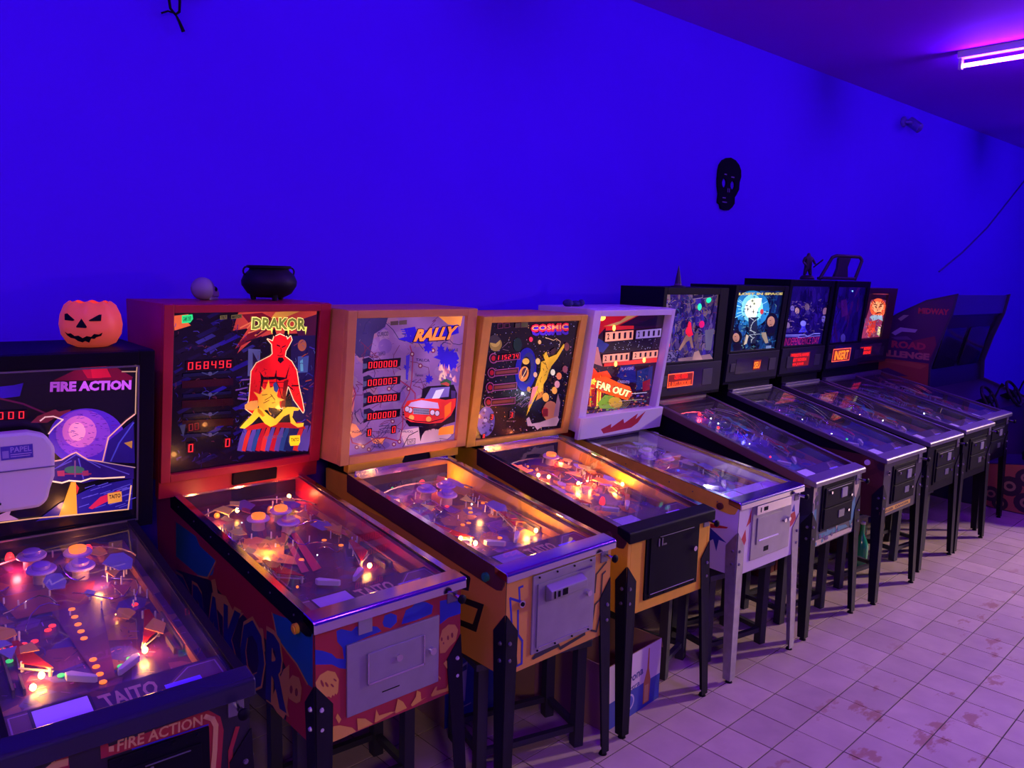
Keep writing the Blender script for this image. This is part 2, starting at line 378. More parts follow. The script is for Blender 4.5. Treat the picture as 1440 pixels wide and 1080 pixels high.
def tile_material():
    m = bpy.data.materials.new('glazed_tile'); m.use_nodes = True; nt = m.node_tree; p = nt.nodes['Principled BSDF']; L = nt.links.new
    g = nt.nodes.new('ShaderNodeNewGeometry'); oi = nt.nodes.new('ShaderNodeObjectInfo')
    n = nt.nodes.new('ShaderNodeTexNoise'); n.inputs['Scale'].default_value = 7; n.inputs['Detail'].default_value = 10; L(g.outputs['Position'], n.inputs['Vector'])
    mx = nt.nodes.new('ShaderNodeMix'); mx.data_type = 'RGBA'; mx.inputs['A'].default_value = (0.38, 0.29, 0.21, 1); mx.inputs['B'].default_value = (0.62, 0.51, 0.38, 1)
    L(n.outputs['Fac'], mx.inputs['Factor'])
    hsv = nt.nodes.new('ShaderNodeHueSaturation'); mr = nt.nodes.new('ShaderNodeMapRange'); mr.inputs['To Min'].default_value = 0.88; mr.inputs['To Max'].default_value = 1.1
    L(oi.outputs['Random'], mr.inputs['Value']); L(mr.outputs[0], hsv.inputs['Value']); L(mx.outputs['Result'], hsv.inputs['Color'])
    # dried mud prints along the aisle
    mp = nt.nodes.new('ShaderNodeMapping'); mp.inputs['Rotation'].default_value = (0, 0, 0.5); mp.inputs['Scale'].default_value = (1.0, 2.0, 1)
    n2 = nt.nodes.new('ShaderNodeTexNoise'); n2.inputs['Scale'].default_value = 3.3; n2.inputs['Detail'].default_value = 9; n2.inputs['Roughness'].default_value = 0.62
    L(g.outputs['Position'], mp.inputs['Vector']); L(mp.outputs[0], n2.inputs['Vector'])
    r2 = nt.nodes.new('ShaderNodeMapRange'); r2.inputs['From Min'].default_value = 0.585; r2.inputs['From Max'].default_value = 0.625; L(n2.outputs['Fac'], r2.inputs['Value'])
    sx = nt.nodes.new('ShaderNodeSeparateXYZ'); L(g.outputs['Position'], sx.inputs[0])
    r3 = nt.nodes.new('ShaderNodeMapRange'); r3.inputs['From Min'].default_value = 1.75; r3.inputs['From Max'].default_value = 1.5; L(sx.outputs['Y'], r3.inputs['Value'])
    r4 = nt.nodes.new('ShaderNodeMapRange'); r4.inputs['From Min'].default_value = 2.6; r4.inputs['From Max'].default_value = 2.9; L(sx.outputs['X'], r4.inputs['Value'])
    q = nt.nodes.new('ShaderNodeMath'); q.operation = 'MULTIPLY'; L(r3.outputs[0], q.inputs[0]); L(r4.outputs[0], q.inputs[1])
    q2 = nt.nodes.new('ShaderNodeMath'); q2.operation = 'MULTIPLY'; L(q.outputs[0], q2.inputs[0]); L(r2.outputs[0], q2.inputs[1])
    q3 = nt.nodes.new('ShaderNodeMath'); q3.operation = 'MULTIPLY'; q3.inputs[1].default_value = 0.75; L(q2.outputs[0], q3.inputs[0])
    m3 = nt.nodes.new('ShaderNodeMix'); m3.data_type = 'RGBA'; L(q3.outputs[0], m3.inputs['Factor']); L(hsv.outputs[0], m3.inputs['A']); m3.inputs['B'].default_value = (0.34, 0.16, 0.07, 1)
    L(m3.outputs['Result'], p.inputs['Base Color'])
    rr = nt.nodes.new('ShaderNodeMapRange'); rr.inputs['To Min'].default_value = 0.34; rr.inputs['To Max'].default_value = 0.55; L(n.outputs['Fac'], rr.inputs['Value'])
    L(rr.outputs[0], p.inputs['Roughness'])
    bp = nt.nodes.new('ShaderNodeBump'); bp.inputs['Strength'].default_value = 0.12; bp.inputs['Distance'].default_value = 0.003; L(n.outputs['Fac'], bp.inputs['Height']); L(bp.outputs[0], p.inputs['Normal'])
    return m
TILE = tile_material()
TS, TX, TY, TA = 0.21441, 2.47623, 1.982, 0.0435444
def tile_geo(b, M):
    h = TS / 2 - 0.0028; k = h - 0.0003
    vs = [(-h,-h,-.004),(h,-h,-.004),(h,h,-.004),(-h,h,-.004),(-h,-h,-.0003),(h,-h,-.0003),(h,h,-.0003),(-h,h,-.0003),(-k,-k,0),(k,-k,0),(k,k,0),(-k,k,0)]
    fs = [(8,9,10,11)] + [(a + i, a + (i + 1) % 4, a + 4 + (i + 1) % 4, a + 4 + i) for a in (0, 4) for i in range(4)]
    b.M = M; b.add(vs, fs)
tb = MB(); tile_geo(tb, Matrix()); tme = bpy.data.meshes.new('floor_tile'); tme.from_pydata(tb.v, [], tb.f); tme.materials.append(TILE)
cells = []
ca, sa = math.cos(TA), math.sin(TA)
for i in range(-28, 60):
    for j in range(-12, 34):
        lx, ly = (i + .5) * TS, -(j + .5) * TS; x = TX + ca * lx - sa * ly; y = TY + sa * lx + ca * ly
        if not (X0 + .1 < x < X1 - .1 and Y0 + .1 < y < Y1 - .1): continue
        d = Vector((x, y, -1.982)); z = d.dot(F_); inside = False
        if z > .3:
            px = 720 + 1107.9 * d.dot(R_) / z; py = 540 - 1107.9 * d.dot(U_) / z
            inside = -20 < px < 1460 and py < 1100 and y < 2.75 and x > 1.2
        cells.append((0 if inside else 1, z, x, y))
cells.sort(); rest = MB()
for n, (a, z, x, y) in enumerate(cells):
    M = Matrix.Translation((x, y, random.uniform(-.0006, .0006))) @ Matrix.Rotation(TA, 4, 'Z') @ Matrix.Rotation(random.uniform(-.003, .003), 4, 'X') @ Matrix.Rotation(random.uniform(-.003, .003), 4, 'Y')
    if n < 300:
        o = bpy.data.objects.new('floor_tile', tme); COL.objects.link(o); o.parent = floor; o.matrix_local = M
    else: tile_geo(rest, M)
rest.build('floor_tiles', TILE, floor, kind='stuff')

# ceiling battens with violet tubes
TUBE = glow('violet_tube', (0.22, 0.03, 1.0), TUBE_POWER)
HOUS = paint('batten_enamel', (0.6, 0.55, 0.6), 0.35)
for x in TUBE_X:
    for yc, place in ((1.93, 'over the machines'), (-.75, 'over the aisle')):
        f = empty('ceiling_batten', (x, yc, HC), 0, '', 'light', 'violet tube battens on the ceiling')
        f['label'] = 'lit violet tube batten on the ceiling, the only one in view' if abs(x - 6.85) < .1 and yc > 0 else 'violet tube batten on the ceiling outside the photo'
        MB().box(-.035, .035, -.66, .66, -.055, 0).build('housing', HOUS, f, bevel=.004)
        for s in (-1, 1): MB().box(-.02, .02, s * .64 - .012, s * .64 + .012, -.135, -.055).build('tube_socket', HOUS, f)
        b = MB(); b.cyl((0, -.628, -.11), (0, .628, -.11), .015, n=10); b.build('tube', TUBE, f)

# ------------------------------------------------------------------ pinball machines
def playfield_parts(t, S, Pf, W, PL):
    """Pf: playfield frame (x from centre, s along the slope, n up)"""
    rnd = random.Random(S['seed']); m = Matrix; P = lambda x, s, n=0: Pf @ Vector((x, s, n))
    # apron with cards
    aw = W / 2 - .022
    A = Art(2 * aw, .16); c = S.get('apron_col', (0.05, 0.02, 0.05)); A.fill(c)
    for sx in (-1, 1):
        A.poly([(.5 + sx * .5, 0), (.5 + sx * .5, .95), (.5 + sx * .33, .95), (.5 + sx * .12, .3), (.5 + sx * .12, 0)], S.get('apron_wing', (0.14, 0.08, 0.06)))
        A.line([(.5 + sx * .48, .05), (.5 + sx * .48, .9), (.5 + sx * .34, .9), (.5 + sx * .13, .27)], .004, (0.35, 0.25, 0.3))
    cc = S.get('card', (0.65, 0.6, 0.75))
    A.poly([(.10, .22), (.10, .96), (.37, .96), (.37, .22)], (.01, .01, .02)); A.poly([(.115, .27), (.115, .91), (.355, .91), (.355, .27)], cc)
    A.poly([(.69, .36), (.69, .58), (.87, .58), (.87, .36)], S.get('card2', (0.3, 0.25, 0.8)))
    if S.get('apron_text'): A.text(S['apron_text'], [(.39, .82), (.67, .82), (.65, .40), (.41, .40)], (0.45, 0.28, 0.18), 0, .03)
    A.build('apron', Pf @ m.Translation((-aw, .035, .052)), PRINTF, t)
    # flippers
    fm = S.get('flipper', WHITEPL)
    for sx in (-1, 1):
        x0, s0, x1, s1 = sx * .085, .345, sx * .03, .298
        b = MB(Pf); d = Vector((x1 - x0, s1 - s0, 0)); nn = Vector((-d.y, d.x, 0)).normalized()
        pts = [(x0 + nn.x * .012, s0 + nn.y * .012), (x0 - d.normalized().x * .012, s0 - d.normalized().y * .012), (x0 - nn.x * .012, s0 - nn.y * .012), (x1 - nn.x * .006, s1 - nn.y * .006), (x1 + d.normalized().x * .006, s1 + d.normalized().y * .006), (x1 + nn.x * .006, s1 + nn.y * .006)]
        b.prism(pts, .01, .03, 2); b.build('flipper', fm, t, bevel=.002)
        # slingshot
        s = sx; q = MB(Pf); q.prism([(s * .115, .39), (s * .185, .46), (s * .185, .58), (s * .17, .58)] if s > 0 else [(s * .17, .58), (s * .185, .58), (s * .185, .46), (s * .115, .39)], .028, .031, 2)
        o = q.build('slingshot_plastic', S.get('sling', REDPL), t)
        q = MB(Pf)
        for x, y in ((.12, .4), (.178, .46), (.172, .57)): q.cyl((s * x, y, 0), (s * x, y, .028), .005, n=8)
        q.tube([(s * .114, .396, .015), (s * .186, .455, .015), (s * .178, .582, .015), (s * .114, .396, .015)], .003, 5)
        q.build('slingshot_rubber', RUBBER, t)
        q = MB(Pf); q.box(s * .215 - .003, s * .215 + .003, .34, .56, 0, .025); q.box(s * .19 - .003, s * .19 + .003, .34, .42, 0, .02)
        q.build('lane_guide', DCHROME, t)
    # pop bumpers
    for k, (x, s, mat) in enumerate(S.get('bumps', [])):
        b = MB(Pf @ m.Translation((x, s, 0))); b.lathe([(.026, 0), (.026, .02), (.022, .04), (.022, .05)], n=20)
        o = b.build('pop_bumper', paint('bumper_body', (.5, .35, .45), .4), t, smooth=True)
        b = MB(Pf @ m.Translation((x, s, 0))); b.lathe([(.045, .042), (.046, .046), (.043, .05)], n=24); b.build('bumper_skirt', paint('bumper_skirt', (.55, .4, .75), .3), o, smooth=True)
        b = MB(Pf @ m.Translation((x, s, 0))); b.lathe([(.026, .05), (.028, .056), (.027, .064), (.018, .067), (.008, .068)], n=24); b.build('bumper_cap', mat, o, smooth=True)
    for x, s, mat, h in S.get('domes', []):
        b = MB(Pf @ m.Translation((x, s, 0))); b.lathe([(.013, .01), (.015, .016), (.013, h * .55), (.008, h * .75), (.002, h * .8)], n=14); b.build('lamp_dome', mat, t, smooth=True)
    for x, s, n_ in S.get('bulbs', []):
        b = MB(Pf @ m.Translation((x, s, n_))); b.ball((0, 0, 0), .0085, 10, 6, sz=1.2); b.build('bulb', S.get('bulb_mat', BULB), t, smooth=True)
    for x, s, mat, r in S.get('glints', []):
        b = MB(Pf @ m.Translation((x, s, .015))); b.ball((0, 0, 0), r, 10, 6); b.build('bulb', mat, t, smooth=True)
    for x, s, mat in S.get('inserts', []):
        b = MB(Pf @ m.Translation((x, s, 0))); b.lathe([(.010, 0.0055), (.0098, .0075), (.008, .008)], n=12); b.build('playfield_insert', mat, t)
    for x, s, col, pw in S.get('lights', []):
        point('playfield_lamp_light', P(x, s, .035), col, pw, t)
    # raised plastics, posts, wire guides
    pal = S.get('plastics', [(0.35, 0.1, 0.04), (0.3, 0.03, 0.08), (0.1, 0.05, 0.35), (0.45, 0.25, 0.1)])
    em = S.get('plastic_glow', .25)
    n = S.get('nplastic', 22)
    for k in range(n):
        side = rnd.random()
        if side < .38: x = -W / 2 + .05 + abs(rnd.gauss(0, .03)); s = rnd.uniform(.45, PL - .08)
        elif side < .72: x = W / 2 - .09 - abs(rnd.gauss(0, .03)); s = rnd.uniform(.45, PL - .1)
        else: x = rnd.uniform(-.2, .18); s = rnd.uniform(PL * .62, PL - .06)
        if any(math.hypot(x - b[0], s - b[1]) < .06 for b in S.get('bumps', [])): continue
        h = rnd.uniform(.026, .045); r = rnd.uniform(.02, .05); nn = rnd.randint(3, 6); a0 = rnd.random() * 6
        pts = [(r * rnd.uniform(.55, 1.2) * math.cos(a0 + 2 * PI * i / nn), r * rnd.uniform(.9, 1.7) * math.sin(a0 + 2 * PI * i / nn)) for i in range(nn)]
        M2 = Pf @ m.Translation((x, s, h)); c = rnd.choice(pal)
        xs = [p[0] for p in pts]; ys = [p[1] for p in pts]
        b = MB(M2); b.prism(pts, 0, .003, 2)
        b.build('playfield_plastic', glow('lit_plastic_%d' % (pal.index(c) + 10 * S['seed']), c, em * rnd.choice([.6, 1, 1.6]), c), t)
    b = MB(Pf)
    for k in range(S.get('nposts', 64)):
        side = rnd.random()
        x = (-W / 2 + rnd.uniform(.03, .12)) if side < .35 else ((W / 2 - rnd.uniform(.06, .14)) if side < .7 else rnd.uniform(-.2, .2)); s = rnd.uniform(.45, PL - .05) if side < .7 else rnd.uniform(PL * .55, PL - .04)
        b.cyl((x, s, 0), (x, s, rnd.uniform(.016, .035)), .0028, n=6)
    b.build('posts', WHITEPL, t, kind='stuff')
    for k in range(S.get('nwires', 7)):
        x = rnd.uniform(-.2, .15); s = rnd.uniform(.6, PL - .15); a = rnd.random() * 6; r = rnd.uniform(.04, .1)
        pts = [(x + r * math.cos(a + u * .35), s + r * 1.3 * math.sin(a + u * .35), .02 + .015 * math.sin(u)) for u in range(7)]
        b = MB(Pf); b.tube(pts, .0022, 5); b.build('wire_guide', CHROME, t, smooth=True)
    # shooter lane and arch at the top
    b = MB(Pf); b.box(W / 2 - .062, W / 2 - .056, .2, PL - .25, 0, .03); b.build('shooter_lane_rail', paint('lane_wood', (.35, .12, .06), .45), t)
    pts = [(W / 2 - .025 - (W / 2 - .03) * (1 - math.cos(u * PI / 14)), PL - .2 + .17 * math.sin(u * PI / 14), .02) for u in range(15)]
    b = MB(Pf); b.tube(pts, [.004] * 15, 5); b.build('arch_rail', DCHROME, t, smooth=True)
    if S.get('ramp'):
        for k, (xa, sa_, xb, sb) in enumerate(S['ramp']):
            pts = [(xa + (xb - xa) * u / 10 + .05 * math.sin(u / 10 * PI), sa_ + (sb - sa_) * u / 10, .055 + .02 * math.sin(u / 10 * PI)) for u in range(11)]
            b = MB(Pf)
            for q in range(10):
                (ax, ay, az), (bx, by, bz) = pts[q], pts[q + 1]
                b.add([(ax - .022, ay, az), (ax + .022, ay, az), (bx + .022, by, bz), (bx - .022, by, bz), (ax - .022, ay, az + .02), (ax + .022, ay, az + .02), (bx + .022, by, bz + .02), (bx - .022, by, bz + .02)], [(0, 1, 2, 3), (0, 3, 7, 4), (1, 5, 6, 2)])
            b.build('ball_ramp', CLEARPL, t)
            b = MB(Pf)
            for sx in (-.022, .022): b.tube([(p[0] + sx, p[1], p[2] + .021) for p in pts], .002, 5)
            b.build('ramp_rail', CHROME, t)

def head_front(t, S, Bf, WB, H):
    """ring frame, backglass, and for the newer ones a speaker panel"""
    l, r, tp, bt = S['ring']; b = MB(Bf); d = S.get('ring_d', .022)
    b.box(0, l, 0, H, -.001, d); b.box(WB - r, WB, 0, H, -.001, d); b.box(l, WB - r, H - tp, H, -.001, d); b.box(l, WB - r, 0, bt, -.001, d)
    b.build('backbox_frame', S['frame_mat'], t, bevel=.003)
    if S.get('trim'):
        b = MB(Bf); e = .006
        b.box(l, WB - r, bt, bt + e, d, d + .004); b.box(l, WB - r, H - tp - e, H - tp, d, d + .003); b.box(l, l + e, bt, H - tp, d, d + .003); b.box(WB - r - e, WB - r, bt, H - tp, d, d + .003)
        b.build('backglass_trim', S['trim'], t)

def pinball(S):
    X, Y, yaw, W, zl, zb, L, zc = S['cab']; WB, yb, btl, z0, z1, bd = S['box']
    t = empty('pinball_machine', (X, Y, 0), yaw, S['label'], 'pinball machine', 'pinball machines in a row along the wall')
    h = W / 2; bk = L + .22
    # body shell
    cm = S['cab_mat']; prof = [(0, zc), (0, zl - .035), (L, zb - .014), (bk, zb - .014), (bk, zc + .03)]
    b = MB(); b.prism(prof, -h, -h + .019); b.prism(prof, h - .019, h); b.box(-h + .019, h - .019, 0, .02, zc, zl - .035); b.box(-h + .019, h - .019, bk - .02, bk, zc + .03, zb - .014)
    b.box(-h + .019, h - .019, .02, bk - .02, zc + .015, zc + .03); b.build('cabinet', cm, t, bevel=.002)
    rk = (zb - zl) / L; bh = S.get('rail_h', .07)
    for s in (-1, 1):
        xo = s * (h + .007); xi = s * (h - .02); a, c = min(xo, xi), max(xo, xi)
        xo2, a2 = s * (h + .007), s * (h + .0005)
        b = MB(); b.prism([(.045, zl - bh + .045 * rk), (.02, zl - bh + .012), (.008, zl - bh + .035), (.0, zl - .004), (L + .02, zb - .004), (L + .02, zb - bh)], min(xo2, a2), max(xo2, a2)); b.build('side_rail', S['rail_mat'], t, bevel=.001)
        b = MB(); b.prism([(.05, zl - .004 + .05 * rk), (L + .015, zb - .004), (L + .015, zb), (.05, zl + .05 * rk)], a, c); b.build('rail_trim', S['trim_mat'], t, bevel=.001)
        if S.get('rail_bolts'):
            b = MB()
            for q in range(7): yy = .12 + q * (L - .2) / 6; b.cyl((s * (h + .007), yy, zl + yy * rk - bh * .5), (s * (h + .010), yy, zl + yy * rk - bh * .5), .0035, n=6)
            b.build('rail_nails', DCHROME, t)
        b = MB(); bx = s * (h + .007); b.cyl((bx, .1, S.get('btn_z', zl - .04)), (bx + s * .012, .1, S.get('btn_z', zl - .04)), .017, n=18); o = b.build('flipper_button', S.get('btn', YELLOW), t, smooth=True)
        b = MB(); b.cyl((bx + s * .012, .1, S.get('btn_z', zl - .04)), (bx + s * .016, .1, S.get('btn_z', zl - .04)), .010, n=14); b.build('button_cap', S.get('btn', YELLOW), o)
    lw = S.get('lock_w', .055)
    b = MB(); b.prism([(-.018, zl - S.get('lock_h', .045)), (-.018, zl - .006), (-.012, zl + .002), (lw, zl + .004 + lw * rk), (lw, zl - .02)], -h - .012, h + .012); b.build('lockbar', S['lock_mat'], t, bevel=.004)
    # glass
    gv = Vector((0, L - lw + .01, zb - zl)); Gf = frame((-h + .018, lw - .005, zl - .007), (1, 0, 0), gv)
    b = MB(Gf); b.box(0, W - .036, 0, gv.length, 0, .004); b.build('playfield_glass', GLASS, t)
    b = MB(); b.box(-h + .02, h - .02, L - .004, L + .03, zb - .03, zb + .012); b.build('glass_channel', S['trim_mat'], t, bevel=.002)
    # playfield
    za, zq = zl - .085, zb - .105; pv = Vector((0, L, zq - za)); Pf = frame((0, .0, za), (1, 0, 0), pv); PL = pv.length
    A = Art(W - .04, PL); S['pf_art'](A, random.Random(S['seed'])); A.build('playfield', Pf @ Matrix.Translation((-h + .02, 0, 0)), PRINTF, t)
    playfield_parts(t, S, Pf, W, PL)
    b = MB(); b.box(-h + .02, h - .02, L - .0, L + .012, zq, zb - .03); b.build('playfield_back_panel', S.get('pback', BLACK), t)
    # prints
    if S.get('front_art'):
        A = Art(W - .002, zl - .036 - zc, None); A2 = S['front_art'](W - .002, zl - zc); A2.h = zl - .036 - zc
        A2.build('front_print', frame((-h + .001, -.001, zc), (1, 0, 0), (0, 0, 1)), PRINT, t, thick=.002)
    if S.get('side_art'):
        A2 = S['side_art'](1.2, zl - zc)
        hh = zl - zc
        A2.build('side_print', frame((-h - .001, 1.2, zc), (0, -1, 0), (0, 0, 1)), PRINT, t, thick=.002)
    # coin door
    x0, x1, d0, d1 = S['door']; dm = S['door_mat']; st = S['door_style']
    b = MB(); b.box(x0, x1, -.008, 0.002, d0, d1); fr = b.build('coin_door', dm, t, bevel=.002)
    wdt, hgt = x1 - x0, d1 - d0
    def sub(name, mat, *bx, **k):
        q = MB(); q.box(*bx); return q.build(name, mat, fr, bevel=k.get('bevel', .001))
    if st == 'plain':
        b = MB(); fx0, fx1, fz0, fz1 = x0 + wdt * .2, x0 + wdt * .82, d0 + hgt * .36, d0 + hgt * .80
        b.box(fx0, fx1, -.013, -.008, fz0, fz1); b.build('door_panel', dm, fr, bevel=.003)
        b = MB(); b.box(fx0, fx1, -.016, -.012, fz0, fz0 + .006); b.box(fx0, fx0 + .004, -.016, -.012, fz0, fz1); b.box(fx1 - .004, fx1, -.016, -.012, fz0, fz1); b.build('panel_edge', CHROME, fr)
        sub('coin_return_slot', BLACK, x0 + wdt * .36, x0 + wdt * .55, -.0095, -.0075, d0 + hgt * .17, d0 + hgt * .185)
        b = MB(); b.cyl((x0 + wdt * .53, -.013, d0 + hgt * .6), (x0 + wdt * .53, -.02, d0 + hgt * .6), .012, n=16); b.build('lock', CHROME, fr, smooth=True)
        b = MB(); b.cyl((x1 - wdt * .09, -.008, d0 + hgt * .52), (x1 - wdt * .09, -.022, d0 + hgt * .52), .013, n=16); b.build('lock', CHROME, fr, smooth=True)
        b = MB(); b.box(x0 + wdt * .12, x0 + wdt * .26, -.006, 0, d1 + .02, d1 + .075); b.build('coin_slot_plate', STEEL, t, bevel=.001)
    elif st == 'framed':
        sub('door_panel', dm, x0 + .022, x1 - .022, -.013, -.008, d0 + .022, d1 - .035)
        sub('door_edge', CHROME, x0 + .03, x1 - .03, -.016, -.012, d0 + .022, d0 + .026)
        if S.get('slant'):
            q = MB(); q.prism([(-.013, d1 - .045), (-.045, d1 - .062), (-.045, d1 - .095), (-.013, d1 - .112)], x0 + .06, x0 + .06 + wdt * .58); ce = q.build('coin_entry', STEEL, fr, bevel=.003)
            q = MB(); q.box(x0 + .075, x0 + .08, -.048, -.044, d1 - .092, d1 - .064); q.box(x0 + .095, x0 + .105, -.048, -.044, d1 - .09, d1 - .068); q.box(x0 + .12, x0 + .145, -.048, -.044, d1 - .09, d1 - .066); q.build('coin_slot', BLACK, fr)
        else:
            sub('coin_slot', DCHROME, x0 + .07, x0 + .078, -.016, -.012, d1 - .085, d1 - .05); sub('coin_slot', DCHROME, x0 + .092, x0 + .1, -.016, -.012, d1 - .085, d1 - .05); sub('coin_plate', DCHROME, x0 + .102, x0 + .125, -.016, -.012, d1 - .085, d1 - .078)
            sub('door_edge', DCHROME, x0 + .08, x1 - .05, -.016, -.012, d1 - .045, d1 - .042)
        b = MB(); b.cyl((x1 - .045, -.013, d0 + hgt * .55), (x1 - .045, -.026, d0 + hgt * .55), .012, n=16); b.build('lock', CHROME, fr, smooth=True)
        for q in range(4):
            for zz in (d0 + .01, d1 - .01):
                b = MB(); xx = x0 + .03 + q * (wdt - .06) / 3; b.cyl((xx, -.008, zz), (xx, -.012, zz), .004, n=8); b.build('screw', DSTEEL, fr)
    elif st == 'header':
        sub('coin_header', CHROME, x0 + .02, x1 - .02, -.018, -.008, d1 - .055, d1 - .008)
        sub('coin_slot', BLACK, x0 + .05, x0 + .056, -.0195, -.017, d1 - .045, d1 - .02); sub('coin_slot', BLACK, x0 + .08, x0 + .115, -.0195, -.017, d1 - .042, d1 - .022)
        sub('door_panel', dm, x0 + .04, x1 - .09, -.013, -.008, d0 + .075, d1 - .075)
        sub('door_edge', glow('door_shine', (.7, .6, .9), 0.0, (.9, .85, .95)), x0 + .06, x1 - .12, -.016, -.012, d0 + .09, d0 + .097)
        sub('coin_return', BLACK, x0 + wdt * .33, x0 + wdt * .45, -.0095, -.007, d0 + .025, d0 + .05)
        for xx in (x1 - .07, x1 - .03):
            b = MB(); b.cyl((xx, -.008, d0 + hgt * .55), (xx, -.024, d0 + hgt * .55), .011, n=14); b.build('lock', CHROME, fr, smooth=True)
    else:
        sub('upper_door', DSTEEL, x0 + .02, x1 - .02, -.016, -.008, d0 + hgt * .5, d1 - .02, bevel=.004)
        sub('lower_door', DSTEEL, x0 + .02, x1 - .02, -.016, -.008, d0 + .015, d0 + hgt * .48, bevel=.004)
        sub('door_edge', DCHROME, x0 + .04, x1 - .05, -.019, -.015, d1 - .035, d1 - .031)
        sub('coin_reject', paint('smoke_grey', (.25, .25, .3), .3), x0 + wdt * .55, x0 + wdt * .72, -.022, -.015, d1 - .1, d1 - .045)
        sub('coin_return', paint('smoke_grey2', (.12, .12, .15), .3), x0 + wdt * .5, x0 + wdt * .68, -.02, -.015, d0 + hgt * .2, d0 + hgt * .36)
        for xx, zz in ((x0 + wdt * .2, d1 - .05), (x0 + wdt * .8, d0 + hgt * .3), (x1 - .05, d0 + hgt * .62)):
            b = MB(); b.cyl((xx, -.016, zz), (xx, -.026, zz), .008, n=10); b.build('lock', CHROME, fr)
    # plunger
    px, pz = S.get('plunger', (.235, zl - .065))
    b = MB(); b.box(px - .022, px + .022, -.006, 0, pz - .03, pz + .03); p = b.build('plunger', DCHROME, t, bevel=.003)
    b = MB(); b.cyl((px, -.006, pz), (px, -.05, pz), .008, n=10); b.lathe([(.006, 0), (.014, .004), (.015, .012), (.008, .018)], (0, 0, 0)) if False else None; b.build('plunger_rod', CHROME, p, smooth=True)
    b = MB(frame((px, -.05, pz), (1, 0, 0), (0, 0, 1))); b.lathe([(.006, 0), (.015, .004), (.016, .012), (.008, .018)], n=14); b.build('plunger_knob', S.get('knob', BLACK), p, smooth=True)
    if S.get('start_button'):
        bx_, bz_ = S['start_button']; b = MB(); b.cyl((bx_, 0, bz_), (bx_, -.012, bz_), .014, n=14); q = b.build('start_button', CHROME, t, smooth=True); b = MB(); b.cyl((bx_, -.012, bz_), (bx_, -.015, bz_), .008, n=12); b.build('button_cap', BLACK, q)
    # legs
    zt = zc + S.get('leg_up', .21)
    for sx in (-1, 1):
        for fy in (0, 1):
            yy = 0 if fy == 0 else bk; sy = -1 if fy == 0 else 1; sp = S.get('splay', .04); zt_ = zt if fy == 0 else zt
            def Q(u, v, z):   # u along x inwards, v along y inwards from the corner
                k = max(0, 1 - z / zc); return (sx * (h + .005 - u) + sx * .012 * k, yy - sy * v + sy * .005 + sy * sp * k, z)
            tw, bw = .064, .042
            vs = []
            for thick in (0, .005):
                vs += [Q(0, thick, .014), Q(bw, thick, .014), Q(tw, thick, zt_ - .075), Q(.006, thick, zt_)]
            for thick in (0, .005):
                vs += [Q(thick, 0, .014), Q(thick, bw, .014), Q(thick, tw, zt_ - .075), Q(thick, .006, zt_)]
            fs = [(0,1,2,3),(4,7,6,5),(0,4,5,1),(1,5,6,2),(2,6,7,3),(3,7,4,0),(8,11,10,9),(12,13,14,15),(8,9,13,12),(9,10,14,13),(10,11,15,14),(11,8,12,15)]
            b = MB(); b.add(vs, fs); lg = b.build('leg', S['leg_mat'], t)
            b = MB(); c = Q(.018, .018, 0); b.cyl((c[0], c[1], 0), (c[0], c[1], .012), .018, .013, n=12); b.cyl((c[0], c[1], .012), (c[0], c[1], .05), .006, n=8); b.build('leveler', DSTEEL, lg)
            if fy == 0:
                for zz in (zc + .125, zc + .06):
                    b = MB(); c = Q(.022, 0, zz); b.cyl((c[0], c[1], c[2]), (c[0], c[1] + sy * .008, c[2]), .009, .006, n=8); b.build('bolt', S.get('bolt', DCHROME), lg)
                    b = MB(); c = Q(0, .022, zz); b.cyl((c[0], c[1], c[2]), (c[0] + sx * .008, c[1], c[2]), .009, .006, n=8); b.build('bolt', S.get('bolt', DCHROME), lg)
    # backbox
    b = MB(); b.box(-h + .012, h - .012, L + .03, bk, zb - .03, z0 + .002); b.build('neck', S.get('neck_mat', BLACK), t)
    b = MB(); b.prism([(yb, z0), (yb + btl, z1), (yb + bd, z1), (yb + bd, z0)], S.get('dx', 0) - WB / 2, S.get('dx', 0) + WB / 2); b.build('backbox', S['box_mat'], t, bevel=.003)
    Bf = frame((S.get('dx', 0) - WB / 2, yb, z0), (1, 0, 0), (0, btl, z1 - z0)); H = math.hypot(btl, z1 - z0)
    head_front(t, S, Bf, WB, H)
    l, r, tp, bt = S['ring']; q = S.get('glass_quad'); gw, gh = WB - l - r, H - tp - bt
    A = Art(gw, gh, q); A.fill((0.004, 0.002, 0.012), .4); S['glass_art'](A, random.Random(S['seed']))
    Gm = Bf @ Matrix.Translation((l, bt, S.get('glass_n', .008)))
    A.build('backglass', Gm, S.get('glass_mat', PRINTG), t)
    for d in S.get('digits', []): digits(A, Gm, t, *d)
    for f in S.get('extra', []): f(t, A, Gm, Bf, WB, H)
    return t

# ------------------------------------------------------------------ printed art, traced from each pane
C = rgb
c1 = crop(0, 400, 3); c2 = crop(0, 740, 3.178); c3 = crop(190, 350, 3.175); cz = crop(330, 430, 4.909); c5 = crop(440, 420, 4.32); c7 = crop(650, 420, 4.8)
c9 = crop(880, 340, 4.5); c10 = crop(1080, 340, 5.4); c6f = crop(430, 830, 4.696); c6s = crop(440, 620, 2.348); cs2 = crop(270, 660, 2.7); cf5 = crop(800, 560, 2.7); cf3 = crop(540, 880, 5.333)
def star(A, x, y, r0, r1, n, c, e, rnd, sy=1.0):
    pts = []
    for i in range(2 * n):
        r = (r1 if i % 2 == 0 else r0) * rnd.uniform(.8, 1.2); t = PI * i / n; pts.append((x + r * math.cos(t), y + sy * r * math.sin(t)))
    A.poly(pts, c, e)

